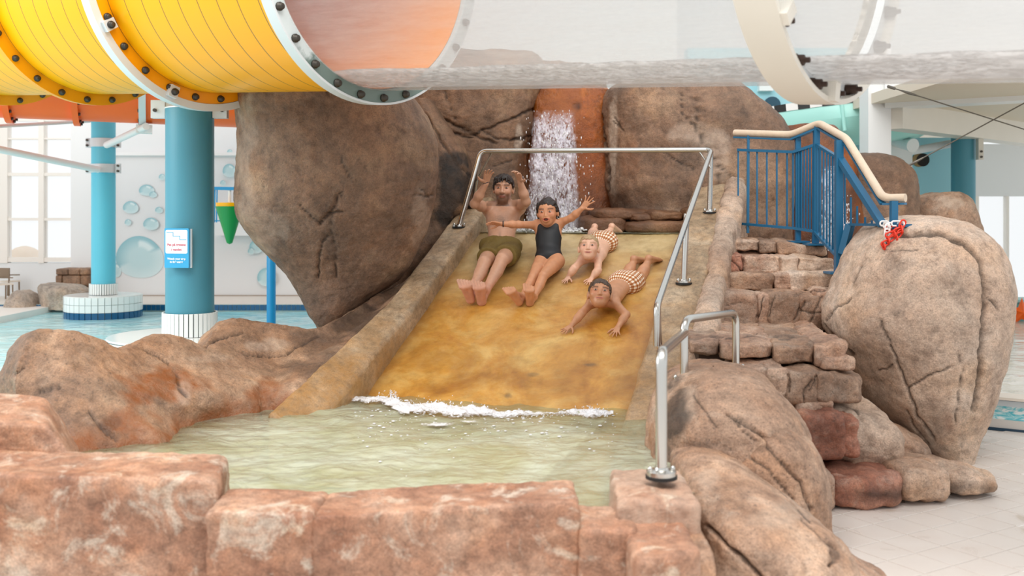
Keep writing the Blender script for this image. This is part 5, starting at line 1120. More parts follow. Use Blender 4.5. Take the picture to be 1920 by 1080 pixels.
def shell(t0, t1, r, n=120, nt_=2, rib=0):
    V = []; F = []
    tt = np.linspace(t0, t1, nt_)
    for t in tt:
        for k in range(n): a_ = 2*math.pi*k/n; V.append((t, r*math.cos(a_), r*math.sin(a_)))
    for i in range(nt_-1):
        for k in range(n): F.append((i*n+k, (i+1)*n+k, (i+1)*n+(k+1) % n, i*n+(k+1) % n))
    return np.array(V), np.array(F)[:, ::-1].copy()
def annulus(t0, t1, r0, r1, n=120):
    V = []; F = []
    for t, r in ((t0, r0), (t0, r1), (t1, r1), (t1, r0)):
        for k in range(n): a_ = 2*math.pi*k/n; V.append((t, r*math.cos(a_), r*math.sin(a_)))
    for i in range(4):
        j = (i+1) % 4
        for k in range(n): F.append((i*n+k, j*n+k, j*n+(k+1) % n, i*n+(k+1) % n))
    return np.array(V), np.array(F)
def loc(nm, VF, m, sm=True, par=ts_): o = obj(nm, VF[0], VF[1], m, par, sm, local=True); return auto_smooth(o, 30)
t0_, t1_, t3_ = -2.0733*KT, -1.1059*KT, 1.8757*KT
joints = [-6.3, -4.72, t0_, t1_, 0]
for a_, b_ in zip(joints, joints[1:]):
    loc('tube_section', shell(a_, b_, RT_), my); loc('tube_lining', shell(a_, b_, RT_-.012), myi)
loc('clear_section', shell(.02, t3_, RT_), mc); loc('clear_section', shell(t3_, 5.6, RT_), mc)
ef_ = [(-6.3, 0, 0)]+[(-6.3, RT_*math.cos(2*math.pi*k/48), RT_*math.sin(2*math.pi*k/48)) for k in range(48)]; loc('tube_end', (np.array(ef_), [(0, 1+k, 1+(k+1) % 48) for k in range(48)]), myi)
bolt_t = mesh_of('bolt', *MB().tube([(0, 0, 0), (.012, 0, 0), (.012, 0, 0), (.03, 0, 0), (.034, 0, 0)], [.026, .026, .019, .019, .012], 12).out(), M['bolt'])
bolt_r = mesh_of('bolt', *MB().tube([(-.0, 0, 0), (.018, 0, 0), (.018, 0, 0), (.05, 0, 0), (.05, 0, 0), (.075, 0, 0)], [.03, .03, .024, .024, .012, .012], 10).out(), M['rust_bolt'])
def bolts(t, r, n, me, off=0, par=ts_):
    for k in range(n): a_ = 2*math.pi*(k+off)/n; inst('bolt', me, par, (t, r*math.cos(a_), r*math.sin(a_)), (0, 0, 0), True)
for t in joints[:3]:
    o = loc('yellow_flange', annulus(t-.03, t+.03, RT_-.005, RF), M['flange_yellow']); bolts(t+.03, (RT_+RF)/2+.005, 26, bolt_t, .3, o)
t = t1_
o = loc('yellow_flange', annulus(t-.03, t+.03, RT_-.005, RF-.01), M['flange_yellow']); bolts(t+.03, (RT_+RF)/2, 26, bolt_t, .1, o)
loc('white_hoop', annulus(t-.045, t+.04, RF-.008, RF+.045), M['galv'])
for k in range(9):
    a_ = 2*math.pi*(k+.3)/9; R = RF-.02; c_ = math.cos(a_); s_ = math.sin(a_)
    o = loc('hoop_lug', (np.array([(t+x, R*c_-y*s_+q*c_, R*s_+y*c_+q*s_) for x in (.03, .075) for y in (-.035, .035) for q in (-.045, .04)]), [(0, 1, 3, 2), (4, 6, 7, 5), (0, 4, 5, 1), (2, 3, 7, 6), (0, 2, 6, 4), (1, 5, 7, 3)]), M['galv'], False)
    inst('bolt', bolt_t, o, (t+.075, R*c_, R*s_), (0, 0, 0), True)
# white joint flange between the yellow and the clear part, green algae low down
mf, nt, b = nodes_of('algae_flange'); v = vec_coord(nt); sx_ = nt.nodes.new('ShaderNodeSeparateXYZ'); nt.links.new(v, sx_.inputs[0])
nq = noise(nt, v, 9, 5, .6); g = ramp(nt, math_(nt, 'ADD', math_(nt, 'MULTIPLY', sx_.outputs[2], 1.0), math_(nt, 'MULTIPLY', nq, .25)), [(.0, (1, 1, 1)), (.02, (0, 0, 0))])
zz = math_(nt, 'ADD', math_(nt, 'MULTIPLY', sx_.outputs[2], -1), math_(nt, 'MULTIPLY', math_(nt, 'SUBTRACT', nq, .5), .5)); g = ramp(nt, math_(nt, 'SUBTRACT', zz, .35), [(.32, (0, 0, 0)), (.42, (1, 1, 1))])
nt.links.new(mixc(nt, math_(nt, 'MULTIPLY', g, .8), srgb('#d3dcdc'), srgb('#37584a')), b.inputs['Base Color']); b.inputs['Roughness'].default_value = .35
o = loc('joint_flange', annulus(-.03, .03, RT_-.006, RF-.012), mf); loc('flange_rim', annulus(-.045, .038, RF-.014, RF), M['galv']); bolts(.03, (RT_+RF)/2+.0, 28, bolt_t, .42, o)
# ivory support ring further right
loc('support_ring', annulus(t3_-.10, t3_-.07, RT_, RF-.02), M['ivory']); loc('support_band', annulus(t3_-.12, t3_+.06, RF-.025, RF), M['ivory']); o = loc('joint_flange', annulus(t3_-.025, t3_+.015, RT_-.005, RF-.02), M['galv'])
bolts(t3_+.015, (RT_+RF)/2-.005, 24, bolt_r, .2, o)
for a_ in (-2.35, -1.62):
    c_ = math.cos(a_); s_ = math.sin(a_); R = RF-.05
    loc('clamp', (np.array([(t3_+x, R*c_-y*s_+q*c_, R*s_+y*c_+q*s_) for x in (.0, .09) for y in (-.03, .03) for q in (-.05, .045)]), [(0, 1, 3, 2), (4, 6, 7, 5), (0, 4, 5, 1), (2, 3, 7, 6), (0, 2, 6, 4), (1, 5, 7, 3)]), M['ivory'], False)
# lengthwise seam flange of the yellow shells
for a_, b_ in zip(joints[:-1], joints[1:]):
    if a_ > -4.8 and b_ <= t1_+.01:
        an = math.pi+.10; c_, s_ = math.cos(an), math.sin(an)
        Vq = np.array([(x, R*c_-y*s_, R*s_+y*c_) for x in (a_+.03, b_-.05) for R in (RT_-.005, RF-.005) for y in (-.022, .022)])
        sf_ = loc('seam_flange', (Vq, [(0, 1, 3, 2), (4, 6, 7, 5), (0, 4, 5, 1), (2, 3, 7, 6), (0, 2, 6, 4), (1, 5, 7, 3)]), M['flange_yellow'], False)
        for k in range(7):
            x = a_+.14+k*(b_-a_-.25)/6; R = (RT_+RF)/2; inst('bolt', bolt_t, sf_, (x, R*c_+.022*s_, R*s_-.022*c_), (0, math.pi/2, 0), True)
# running water lying in the clear tube
mwt, nt, b = nodes_of('rushing_water'); v = vec_coord(nt, 'Object', (1.0, 2.2, 2.2)); n1 = noise(nt, v, 16, 6, .65, 1.2); n2 = noise(nt, vec_coord(nt, 'Object', (2, 5, 5)), 20, 5, .7)
nt.links.new(ramp(nt, n1, [(.40, srgb('#a9a5a3')), (.52, srgb('#d9d7d6')), (.58, srgb('#ffffff'))]), b.inputs['Base Color']); b.inputs['Roughness'].default_value = .15
bp = nt.nodes.new('ShaderNodeBump'); bp.inputs['Strength'].default_value = .8; bp.inputs['Distance'].default_value = .03; nt.links.new(n1, bp.inputs['Height']); nt.links.new(bp.outputs[0], b.inputs['Normal'])
tp = nt.nodes.new('ShaderNodeBsdfTransparent'); mx = nt.nodes.new('ShaderNodeMixShader'); nt.links.new(ramp(nt, n2, [(.4, (.55, .55, .55)), (.6, (.05, .05, .05))]), mx.inputs[0])
tlw = nt.nodes.new('ShaderNodeBsdfTranslucent'); nt.links.new(b.inputs['Base Color'].links[0].from_socket, tlw.inputs[0]); mq = nt.nodes.new('ShaderNodeMixShader'); mq.inputs[0].default_value = .55; nt.links.new(b.outputs[0], mq.inputs[1]); nt.links.new(tlw.outputs[0], mq.inputs[2])
nt.links.new(mq.outputs[0], mx.inputs[1]); nt.links.new(tp.outputs[0], mx.inputs[2]); nt.links.new(mx.outputs[0], nt.nodes['Material Output'].inputs[0])
V = []; F = []; rw = RT_-.02; nn = 40; a0 = math.radians(23); tt = np.arange(-.9, 5.5, .04)
for t in tt:
    for k in range(nn+1): a_ = -math.pi/2-a0+2*a0*k/nn; V.append((t, rw*math.cos(a_), rw*math.sin(a_)))
    for k in range(nn-1, 0, -1):
        y = rw*math.sin(a0)*(-1+2*k/nn); V.append((t, -y*-1 if False else y, -rw*math.cos(a0)))
m = len(V)//len(tt); V = np.array(V); top = np.abs(V[:, 2]+rw*math.cos(a0)) < 1e-6; V[top, 2] += (.012*fbm(V*np.array([1, 2, 1]), 4, 4))[top]
for i in range(len(tt)-1):
    for k in range(m): F.append((i*m+k, i*m+(k+1) % m, (i+1)*m+(k+1) % m, (i+1)*m+k))
wt = thing('slide_water', 'rushing white water lying in the bottom of the clear tube', 'water', C2, tR)
obj('stream', V, F, mwt, wt, local=True)
# saddle between the column and the hoop
sd_ = thing('column_saddle', 'white bolted saddle bracket on top of the blue column, under the tube hoop', 'bracket', (c2[0], c2[1], 2.4))
zt_c = 2.36; 
for dx, nm in ((-.24, 'lug'), (.24, 'lug')):
    put('saddle_lug', MB().box((c2[0]+dx-.055, c2[1]-.03, zt_c-.02), (c2[0]+dx+.055, c2[1]+.03, zt_c+.12)), M['galv'], sd_)
    inst('bolt', bolt_s, sd_, (c2[0]+dx+(.02 if dx > 0 else -.02), c2[1]-.03, zt_c+.04))
put('saddle_plate', MB().box((c2[0]-.24, c2[1]-.02, zt_c+.0), (c2[0]+.24, c2[1]+.02, zt_c+.10)), M['galv'], sd_)
put('cap_plate', MB().lathe([(rc2*1.02, 2.41), (rc2*1.02, 2.42)], (c2[0], c2[1], 0), 40), M['galv'], sd_)

# ------------------------------------------------------------------ orange tube farther back
ob = W(-120, 190, 10.2); oe = W(700, 180, 11.6); ob[2] = 3.05+.0; oe[2] = 2.98; od = unit(oe-ob); oy = math.atan2(od[1], od[0]); op = -math.asin(od[2])
ot = thing('tube_slide', 'orange tube slide behind the yellow one at upper left', 'slide', ob, (0, op, oy)); Lo = np.linalg.norm(oe-ob); Ro = .46
bolt_o = mesh_of('bolt', *MB().tube([(0, 0, 0), (.02, 0, 0)], .016, 8).out(), M['bolt'])
mo, nt, b = nodes_of('orange_tube'); b.inputs['Base Color'].default_value = srgb('#ff6a10'); b.inputs['Roughness'].default_value = .35
fj = [0, .68, 1.32, 1.98, 2.7, 3.4, Lo]
for a_, b_ in zip(fj, fj[1:]): loc('tube_section', shell(a_, b_, Ro, 72), mo, par=ot)
for f_ in (.68, 1.32):
    o = loc('flange', annulus(f_-.03, f_+.03, Ro-.005, Ro+.055, 72), M['orange'], par=ot); bolts(f_+.03, Ro+.03, 20, bolt_o, .2, o)
loc('white_hoop', annulus(1.93, 2.0, Ro, Ro+.045, 72), M['galv'], par=ot); bolts(1.92, Ro+.02, 18, bolt_o, .4, ot)
loc('hoop_shoe', (np.array([(1.9+x, y, -Ro-.02-z) for x in (0, .16) for y in (-.12, .02) for z in (.0, .09)]), [(0, 1, 3, 2), (4, 6, 7, 5), (0, 4, 5, 1), (2, 3, 7, 6), (0, 2, 6, 4), (1, 5, 7, 3)]), M['white'], False, ot)

# ------------------------------------------------------------------ people
def skin_mat(name):
    m, nt, b = nodes_of(name); at = nt.nodes.new('ShaderNodeAttribute'); at.attribute_name = 'stain'
    n = noise(nt, vec_coord(nt), 40, 3); nt.links.new(mixc(nt, .25, at.outputs['Color'], ramp(nt, n, [(.3, (.8, .78, .78)), (.7, (1.15, 1.15, 1.15))]), 'MULTIPLY'), b.inputs['Base Color'])
    b.inputs['Roughness'].default_value = .42; b.inputs['Subsurface Weight'].default_value = .08; b.inputs['Subsurface Radius'].default_value = (.02, .008, .004); return m
M['skin'] = skin_mat('skin'); M['eye_white'] = pm('eye_white', '#d2bdae', .6); M['iris'] = pm('dark_iris', '#2a1a12', .1)
def hair_mat(name, c, c2):
    m, nt, b = nodes_of(name); n = noise(nt, vec_coord(nt, 'Object', (1, 1, .4)), 60, 5, .7); nt.links.new(ramp(nt, n, [(.3, srgb(c)), (.7, srgb(c2))]), b.inputs['Base Color']); b.inputs['Roughness'].default_value = .38
    bp = nt.nodes.new('ShaderNodeBump'); bp.inputs['Strength'].default_value = .6; bp.inputs['Distance'].default_value = .006; nt.links.new(n, bp.inputs['Height']); nt.links.new(bp.outputs[0], b.inputs['Normal']); return m
def gingham(c1, c2, size):
    m, nt, b = nodes_of('gingham_cloth'); at = nt.nodes.new('ShaderNodeAttribute'); at.attribute_name = 'stain'
    sx_ = nt.nodes.new('ShaderNodeSeparateColor'); nt.links.new(at.outputs['Color'], sx_.inputs[0])
    s = [math_(nt, 'GREATER_THAN', math_(nt, 'FRACT', math_(nt, 'MULTIPLY', sx_.outputs[i], 1/size)), .5) for i in (0, 1)]
    f = math_(nt, 'MULTIPLY', math_(nt, 'ADD', s[0], s[1]), .5); nt.links.new(ramp(nt, f, [(.0, srgb('#f3e8da')), (.5, srgb(c2)), (1, srgb(c1))]), b.inputs['Base Color']); b.inputs['Roughness'].default_value = .75; return m
def frame3(up, fwd):
    up = unit(up); fwd = unit(fwd-up*np.dot(fwd, up)); right = np.cross(fwd, up); return np.array([right, fwd, up])   # rows: person's right(+x), forward, up
def hz(z, kid): return z*(.86 if (kid and z < 0) else 1)
def head(f, c, R, s, mouth=0, neck=None, nr=.045, kid=False):
    """head of height .225*s centred at c; R rows are side, forward, up"""
    kx = 1.05 if kid else 1; kz = .88 if kid else 1
    g = lambda x, y, z: c+s*(x*kx*R[0]+y*R[1]+hz(z, kid)*R[2])
    f.ell(g(0, -.014, .03), np.array([.074*kx, .094, .083])*s, R, .02).ell(g(0, .022, -.038), np.array([.059*kx, .066, .074*kz])*s, R, .045*s).ell(g(0, .058, -.09), np.array([.03, .026, .024])*s, R, .04*s)
    if not kid: f.ell(g(0, .074, .034), np.array([.05, .016, .012])*s, R, .02*s)
    else: f.ell(g(0, .046, .036), np.array([.052, .028, .026])*s, R, .03*s)
    nk_ = .78 if kid else 1; yo = -.004 if kid else 0
    for x in (-1, 1):
        f.ell(g(x*.038, .062, -.022), np.array([.024*kx, .022, .022])*s, R, .025*s)
        f.ell(g(x*.033, .096, .010), np.array([.018, .011 if kid else .013, .012])*s, R, .012*s, sub=True)
        f.ell(g(x*.078, -.008, -.008), np.array([.011, .02, .032])*s, R, .008*s)
    f.cone(g(0, .086+yo, .010), g(0, .106+yo*1.6, -.026), .008*s*nk_, .0125*s*nk_, .012*s)
    for x in (-1, 1): f.ell(g(x*.012*nk_, .098+yo*1.4, -.03), np.array([.009, .01, .008])*s*nk_, R, .008*s)
    if mouth:
        f.ell(g(0, .09, -.062), np.array([.028, .02, .016+mouth])*s, R, .012*s); f.ell(g(0, .106, -.062), np.array([.02, .03, .006+mouth*.8])*s, R, .004*s, sub=True)
    else:
        f.ell(g(0, .086, -.058), np.array([.024, .012, .008])*s, R, .008*s).ell(g(0, .084, -.068), np.array([.02, .012, .008])*s, R, .008*s)
    if neck is not None: f.cone(neck, g(0, -.02, -.06), nr, nr*.92, .03)
def hand(f, wrist, d, palm_n, side, L, spread=.25, curl=.3, thumb=.8, wr=.02):
    """palm plus five fingers; d points along the hand, palm_n out of the palm, side=+1/-1 which way the thumb lies along cross(d,palm_n)"""
    d = unit(d); n = unit(palm_n-d*np.dot(palm_n, d)); t = np.cross(d, n)*side
    kn = []
    for o_, l_ in ((.165, .52), (.055, .54), (-.055, .52), (-.155, .47)):
        a_ = wrist+t*o_*.45*L; b_ = wrist+d*l_*L+t*o_*L; f.cone(a_, b_, max(.055*L, wr*.6), .052*L, .02*L+.004); kn.append(b_)
    for (b_, ln, sp) in zip(kn, (.40, .45, .41, .32), (.5, .12, -.25, -.7)):
        q = b_; dd = unit(d+t*sp*spread)
        for k, fr in enumerate((.45, .32, .26)):
            c_ = curl*(.5+k*.7); e = unit(dd*math.cos(c_)+n*math.sin(c_)); r0 = (.047-.005*k)*L; q2 = q+e*fr*ln*L; f.cone(q, q2, r0, r0-.005*L, .004); q = q2
    q = wrist+d*.14*L+t*.12*L
    for k, l_ in enumerate((.26, .18, .15)):
        e = unit(d*(.55+.2*k)+t*(thumb*(1-.25*k))+n*.25); q2 = q+e*l_*L; f.cone(q, q2, (.068-.01*k)*L, (.058-.01*k)*L, .01); q = q2
def foot_(f, ankle, heel, ball, widthv, s, toes=None):
    wv = unit(widthv); d = unit(ball-heel); up = unit(np.cross(wv, d)); up = up if np.dot(up, ankle-heel) > 0 else -up
    f.cone(ankle, heel+up*.012*s, .03*s, .03*s, .012*s); f.ell(heel+up*.006*s, np.array([.029]*3)*s, None, .012*s)
    for o_ in (-1, 1): f.cone(heel+wv*o_*.006*s, ball+wv*o_*.022*s, .024*s, .019*s, .012*s)
    f.cone(ankle, ball, .027*s, .018*s, .012*s)
    td = unit(toes if toes is not None else d)
    for k, (o_, l_, r_) in enumerate(((-.036, .052, .0145), (-.015, .05, .0105), (.003, .044, .0098), (.02, .036, .0092), (.034, .028, .009))):
        a_ = ball+wv*o_*s+d*.008*s; f.cone(a_, a_+td*l_*s, r_*s, r_*.85*s, .004*s)
def eyes(c, R, s, dark=M['iris'], open_=1):
    V = []; F = []; mats = []; n0 = 0; out = []
    for x in (-1, 1):
        e = c+s*(x*.033*R[0]+.0835*R[1]+.010*R[2]); 
        for r, off, mi, sc in ((.0118, -.0022, 1, (1, 1, .52)), (.0080, .0044, 2, (1, .62, .78*open_))):
            mb = MB().lathe([(r*math.sin(a_)+1e-5, -r*math.cos(a_)) for a_ in np.linspace(.05, math.pi-.05, 9)], (0, 0, 0), 14); v_, f_ = mb.out(); v_ = (v_*np.array(sc))@R*s+e+R[1]*off*s
            out.append((v_, f_, mi))
    return out
def person(name, label, f, paint, head_c, head_R, hs, base, origin):
    t = thing(name, label, 'person', origin); V, F = f.build(); Fl = F
    # eyes are joined into the body mesh with their own materials
    C = paint(V); Vs = [V]; Fs = [F]; mi = [np.zeros(len(F), int)]; n = len(V); Cs = [C]
    ev = eyes(head_c, head_R, hs); V2 = np.concatenate([V]+[e[0] for e in ev]); faces = [tuple(q) for q in F.tolist()]; mats = [0]*len(faces)
    for v_, f_, m_ in ev: faces += [tuple(i+n for i in q) for q in f_]; mats += [m_]*len(f_); n += len(v_)
    Call = np.concatenate([C, np.ones((len(V2)-len(C), 3))*.5])
    o = obj('body', V2, faces, [M['skin'], M['eye_white'], M['iris']], t, colors={'stain': Call}); o.data.polygons.foreach_set('material_index', np.array(mats, np.int32)); return t
def face_paint(base, c, R, s, brow='#2b1a12', lips='#a8564a', beard=None, mouth=0, blush=.0, extra=None, kid=False):
    base = np.array(srgb(base)[:3])
    def p(V):
        q = (V-c)@R.T/s; x, y, z = q[:, 0]/(1.05 if kid else 1), q[:, 1], q[:, 2]; z = np.where(z < 0, z/.86, z) if kid else z; ax_ = np.abs(x); C = np.tile(base, (len(V), 1))
        nz = fbm(V, 18, 3)[:, None]; C = C*(1+.12*nz)
        near = (np.abs(q) < np.array([.12, .14, .14])).all(1)
        def mixin(m, col, a=1): k = (np.clip(m, 0, 1)*near*a)[:, None]; C[:] = C*(1-k)+np.array(col)*k
        front = y > .04
        if beard is not None: mixin(front*np.clip((-z-.028)/.02, 0, 1)*np.clip((.062-ax_)/.015, 0, 1), srgb(beard)[:3], .62); mixin((y > -.01)*np.clip((-z-.04)/.02, 0, 1), srgb(beard)[:3], .4)
        mixin(front*np.exp(-((z+.0)/.03)**2-((ax_-.04)/.025)**2), srgb('#c9624e')[:3], blush)
        mixin(front*(np.exp(-(((z-.030-.1*(.03-np.abs(ax_-.034)))/.0055)**2))*(ax_ > .014)*(ax_ < .056)), srgb(brow)[:3], .85)
        mixin(front*np.exp(-((z-.012)/.011)**2-((ax_-.033)/.018)**2), base*.55, .5)
        zm = z+.062-7*x*x*(1 if kid else 0); lip = ((x/.029)**2+(zm/(.009+mouth))**2); mixin(front*np.clip((1.15-lip)/.3, 0, 1), srgb(lips)[:3], .8)
        if not mouth: mixin(front*np.clip((1.0-((x/.027)**2+(zm/.0035)**2))/.4, 0, 1), (.09, .025, .02), .85)
        if mouth: mixin(front*np.clip((1.0-((x/.019)**2+((z+.062)/(.005+mouth*.8))**2))/.3, 0, 1)*(y < .114), (.10, .02, .016), .95); mixin(front*(np.abs(z+.062-mouth*.75) < .0045)*(ax_ < .014), (.42, .33, .27), .75)
        if extra is not None: extra(V, C)
        return C
    return p
def hair(t, name, c, R, s, mat, thick=.012, n=(0, -.615, .788), d0=.002, extra=None, rough=.006, res=.004, label=None):
    h = Fig(res); g = lambda x, y, z: c+s*(x*R[0]+y*R[1]+z*R[2]); nn = n[0]*R[0]+n[1]*R[1]+n[2]*R[2]
    h.ell(g(0, -.014, .03), (np.array([.074, .094, .083])+thick)*s, R, .02, clip=[(c+nn*d0*s, -nn)])
    if extra: extra(h, g)
    V, F = h.build(); N = normals(V, F); V = V+N*(rough*fbm(V*np.array([1, 1, .6]), 45, 3))[:, None]
    e = ((V-c)@nn)/s-d0; V = V+nn*(.022*s*fbm(V, 38, 3)*np.exp(-(e/.02)**2))[:, None]
    return obj(name, V, F, mat, t)
def torso(f, pel, neck, right, s, wch, dch, wwa, wpe, dpe, k=.05):
    """returns frame rows side, forward, up"""
    up = unit(neck-pel); side = unit(right-up*np.dot(right, up)); fwd = np.cross(up, side); R = np.array([side, fwd, up]); L = np.linalg.norm(neck-pel)
    f.ell(pel+up*.02*L, (wpe, dpe, .26*L), R, k).ell(pel+up*.36*L, (wwa, dch*.88, .28*L), R, k).ell(pel+up*.66*L, (wch, dch, .30*L), R, k).cone(pel+up*.82*L-side*wch*.55, pel+up*.82*L+side*wch*.55, dch*.62, dch*.62, k)
    return R
X_ = np.array([1., 0, 0])

# --- man sitting with both hands up
f = Fig(.004); pel = W(938, 468, 8.2); nk = W(944.5, 388, 8.5); hc = W(944, 354, 8.44)
R = torso(f, pel, nk, np.array([1, -.06, 0]), 1, .136, .098, .112, .125, .1)
Rh = frame3(np.array([.02, -.02, 1]), np.array([-.10, -1, -.20])); hs = 1.03
head(f, hc, Rh, hs, 0, nk-np.array([0, 0, .03]), .055)
sR, sL = W(917, 391, 8.47), W(973, 388, 8.45); f.cone(sR, sL, .052, .052, .05)
eR, eL = W(889.5, 382.5, 8.22), W(986.5, 379, 8.2); wR, wL = W(911, 344, 8.13), W(975, 340, 8.12)
for sh_, el, wr, sd in ((sR, eR, wR, 1), (sL, eL, wL, -1)):
    f.ell(sh_, (.056, .056, .056), None, .04); f.chain([sh_, (sh_*.45+el*.55), el, el*.6+wr*.4, wr], [.046, .042, .034, .036, .023], .025)
hand(f, wR, W(916, 322, 8.06)-wR, np.array([.35, -.9, .2]), -1, .165, .35, .35, 1.0); hand(f, wL, W(969, 318, 8.02)-wL, np.array([-.6, -.75, -.2]), 1, .165, .3, .55, .9)
hR, hL = W(923, 474, 8.17), W(955, 473, 8.14); kR, kL = W(908.5, 492, 7.80), W(942, 486, 7.79); aR, aL = W(886, 543, 7.62), W(911, 545, 7.6)
for h_, k_2, a_ in ((hR, kR, aR), (hL, kL, aL)): f.cone(h_, h_*.5+k_2*.5, .082, .068, .03); f.cone(h_*.5+k_2*.5, k_2, .068, .053, .01); f.chain([k_2, k_2*.65+a_*.35+np.array([0, .015, -.01]), a_], [.051, .049, .029], .009)
foot_(f, aR, W(882.5, 562, 7.56), W(874.5, 538, 7.47), np.array([1, -.1, .25]), 1.1, W(869, 524, 7.49)-W(874.5, 538, 7.47)); foot_(f, aL, W(903, 566, 7.55), W(900, 541, 7.46), np.array([1, -.1, .15]), 1.1, W(896, 526, 7.48)-W(900, 541, 7.46))
def man_x(V, C):
    q = PX(V); up = R[2]; fr = ((V-pel)@R[1]) > 0
    ch = np.exp(-((q[:, 0]-940)/13)**2-((q[:, 1]-412)/9)**2)*(np.abs(V[:, 1]-8.4) < .25)*(.5+.5*fbm(V, 90, 3)); k = np.clip(ch, 0, .5)[:, None]; C[:] = C*(1-k)+np.array([.035, .02, .012])*k
    dn = np.exp(-((q[:, 0]-937)/2.2)**2-((q[:, 1]-445)/10)**2)*.4; nv = np.exp(-((q[:, 0]-936.5)/2.5)**2-((q[:, 1]-446)/1.2)**2)*.9; k = np.clip(np.maximum(dn, nv)*(np.abs(V[:, 1]-8.2) < .2), 0, 1)[:, None]; C[:] = C*(1-k)+np.array([.05, .025, .015])*k
    rd = np.clip((q[:, 1]-520)/25, 0, 1)*.35; C[:, 0] *= 1+rd*.3; C[:, 1] *= 1-rd*.12
man = person('person', 'dark-haired man in olive swim shorts sitting on the slide with both hands raised', f, face_paint('#c5967a', hc, Rh, hs, '#1d120c', '#9c5a4a', '#4a3022', 0, .15, man_x), hc, Rh, hs, '', SP(.5, .3))
mh = hair_mat('dark_wet_hair', '#120c09', '#33221a')
def man_curls(h, g):
    for k in range(26):
        a_ = RNG.uniform(-1.2, 1.2); z = RNG.uniform(.04, .1); h.ell(g(.07*math.sin(a_), .075*math.cos(a_)-.01, z), np.array([.016, .014, .014])*hs, None, .012)
    for x in (-1, 1): h.cone(g(x*.078, .012, .02), g(x*.078, .008, -.015), .010, .006, .01)
    for x in (-.03, 0, .028): h.cone(g(x, .085, .085), g(x*1.1, .098, .058), .010, .005, .008)
hair(man, 'hair', hc, Rh, hs, mh, .012, (0, -.66, .75), .008, man_curls, .008)
sc = Fig(.005); up = R[2]
wa = pel+up*.075
sc.ell(pel+up*.0, (.134, .108, .12), R, .03, clip=[(wa, up)]); 
for h_, k_2 in ((hR, kR), (hL, kL)): dv = unit(k_2-h_); e_ = h_+dv*np.linalg.norm(k_2-h_)*.62; sc.cone(h_, h_+dv*np.linalg.norm(k_2-h_)*.8, .090, .086, .015, clip=[(e_, dv)])
sc.cone(wa-R[0]*.09+R[1]*.02-up*.02, wa+R[0]*.09+R[1]*.02-up*.02, .085, .085, .04, clip=[(wa, up)])
V, F = sc.build(); V = V+normals(V, F)*(.003+.009*fbm(V*np.array([1, 1, .5]), 15, 3))[:, None]
obj('swim_shorts', V, F, pm('olive_cloth', '#6f5a22', .7, bump=.2, var=.12, vscale=9), man)
obj('waist_cord', *MB().tube([wa+R[1]*.100-R[0]*.04-up*.012, wa+R[1]*.116-up*.02, wa+R[1]*.100+R[0]*.04-up*.012], .008, 8).out(), M['black'], man)
obj('wrist_cord', *MB().tube([wR+.027*np.array([math.cos(a_), math.sin(a_)*.9, .3*math.cos(a_)+.1]) for a_ in np.linspace(0, 2*math.pi, 15)], .003, 6).out(), M['black'], man)

# --- girl in a black swimsuit with both arms out
f = Fig(.004); pel = W(1029, 483, 7.95); nk = W(1028, 423, 8.07); hc = W(1027, 398, 8.02); hs = .97
R = torso(f, pel, nk, np.array([1, -.05, .05]), 1, .098, .075, .09, .102, .085, .04); RG = R
Rh = frame3(np.array([-.06, -.05, 1]), np.array([-.22, -1, -.12])); head(f, hc, Rh, hs, .007, nk-np.array([0, 0, .02]), .036, True)
sR, sL = W(1007, 422, 8.06), W(1048, 419, 8.05); f.cone(sR, sL, .034, .034, .04)
eR, wR = W(973, 421, 7.94), W(941, 420, 7.85); eL, wL = W(1072, 408, 7.98), W(1091, 391, 7.92)
for sh_, el, wr in ((sR, eR, wR), (sL, eL, wL)): f.ell(sh_, (.036,)*3, None, .03); f.chain([sh_, el, el*.6+wr*.4, wr], [.034, .027, .027, .018], .02)
hand(f, wR, W(911, 417, 7.80)-wR, np.array([.1, -.45, -.9]), -1, .13, .3, .12, .7, .016); hand(f, wL, W(1106, 374, 7.90)-wL, np.array([-.2, -1, -.1]), 1, .125, .75, .1, 1.1, .016)
hR, hL = W(1016, 492, 7.92), W(1044, 490, 7.9); kR, kL = W(999, 521, 7.66), W(1019, 517, 7.60); aR, aL = W(980, 556, 7.5), W(1001, 557, 7.48)
for h_, k_2, a_ in ((hR, kR, aR), (hL, kL, aL)): f.cone(h_, h_*.6+k_2*.4, .064, .054, .02); f.cone(h_*.6+k_2*.4, k_2, .054, .037, .006); f.chain([k_2, k_2*.6+a_*.4+np.array([0, .01, -.008]), a_], [.036, .035, .022], .006)
foot_(f, aR, W(973.5, 567, 7.45), W(960, 548, 7.37), np.array([1, -.1, .5]), .92, W(951, 537, 7.39)-W(960, 548, 7.37)); foot_(f, aL, W(993.5, 568, 7.44), W(993, 546, 7.36), np.array([1, -.1, .05]), .92, W(991, 533, 7.38)-W(993, 546, 7.36))
girl = person('person', 'laughing girl in a black swimsuit sitting with both arms stretched out wide', f, face_paint('#cb906a', hc, Rh, hs, '#3a2218', '#c4614e', None, .006, .3, None, True), hc, Rh, hs, '', SP(.6, .62))
def girl_h(h, g):
    h.ell(g(0, -.08, .105), np.array([.028, .03, .02])*hs, None, .02)
    for x, z in ((-1, -.13), (1, -.15)): h.chain([g(x*.070, .028, .075), g(x*.079, .014, .03), g(x*.080, -.026, -.02), g(x*.072, -.03, -.07), g(x*.07, .0, z)], [.012, .013, .018, .017, .009], .012)
hair(girl, 'hair', hc, Rh, hs, mh, .008, (0, -.76, .65), -.008, girl_h, .003)
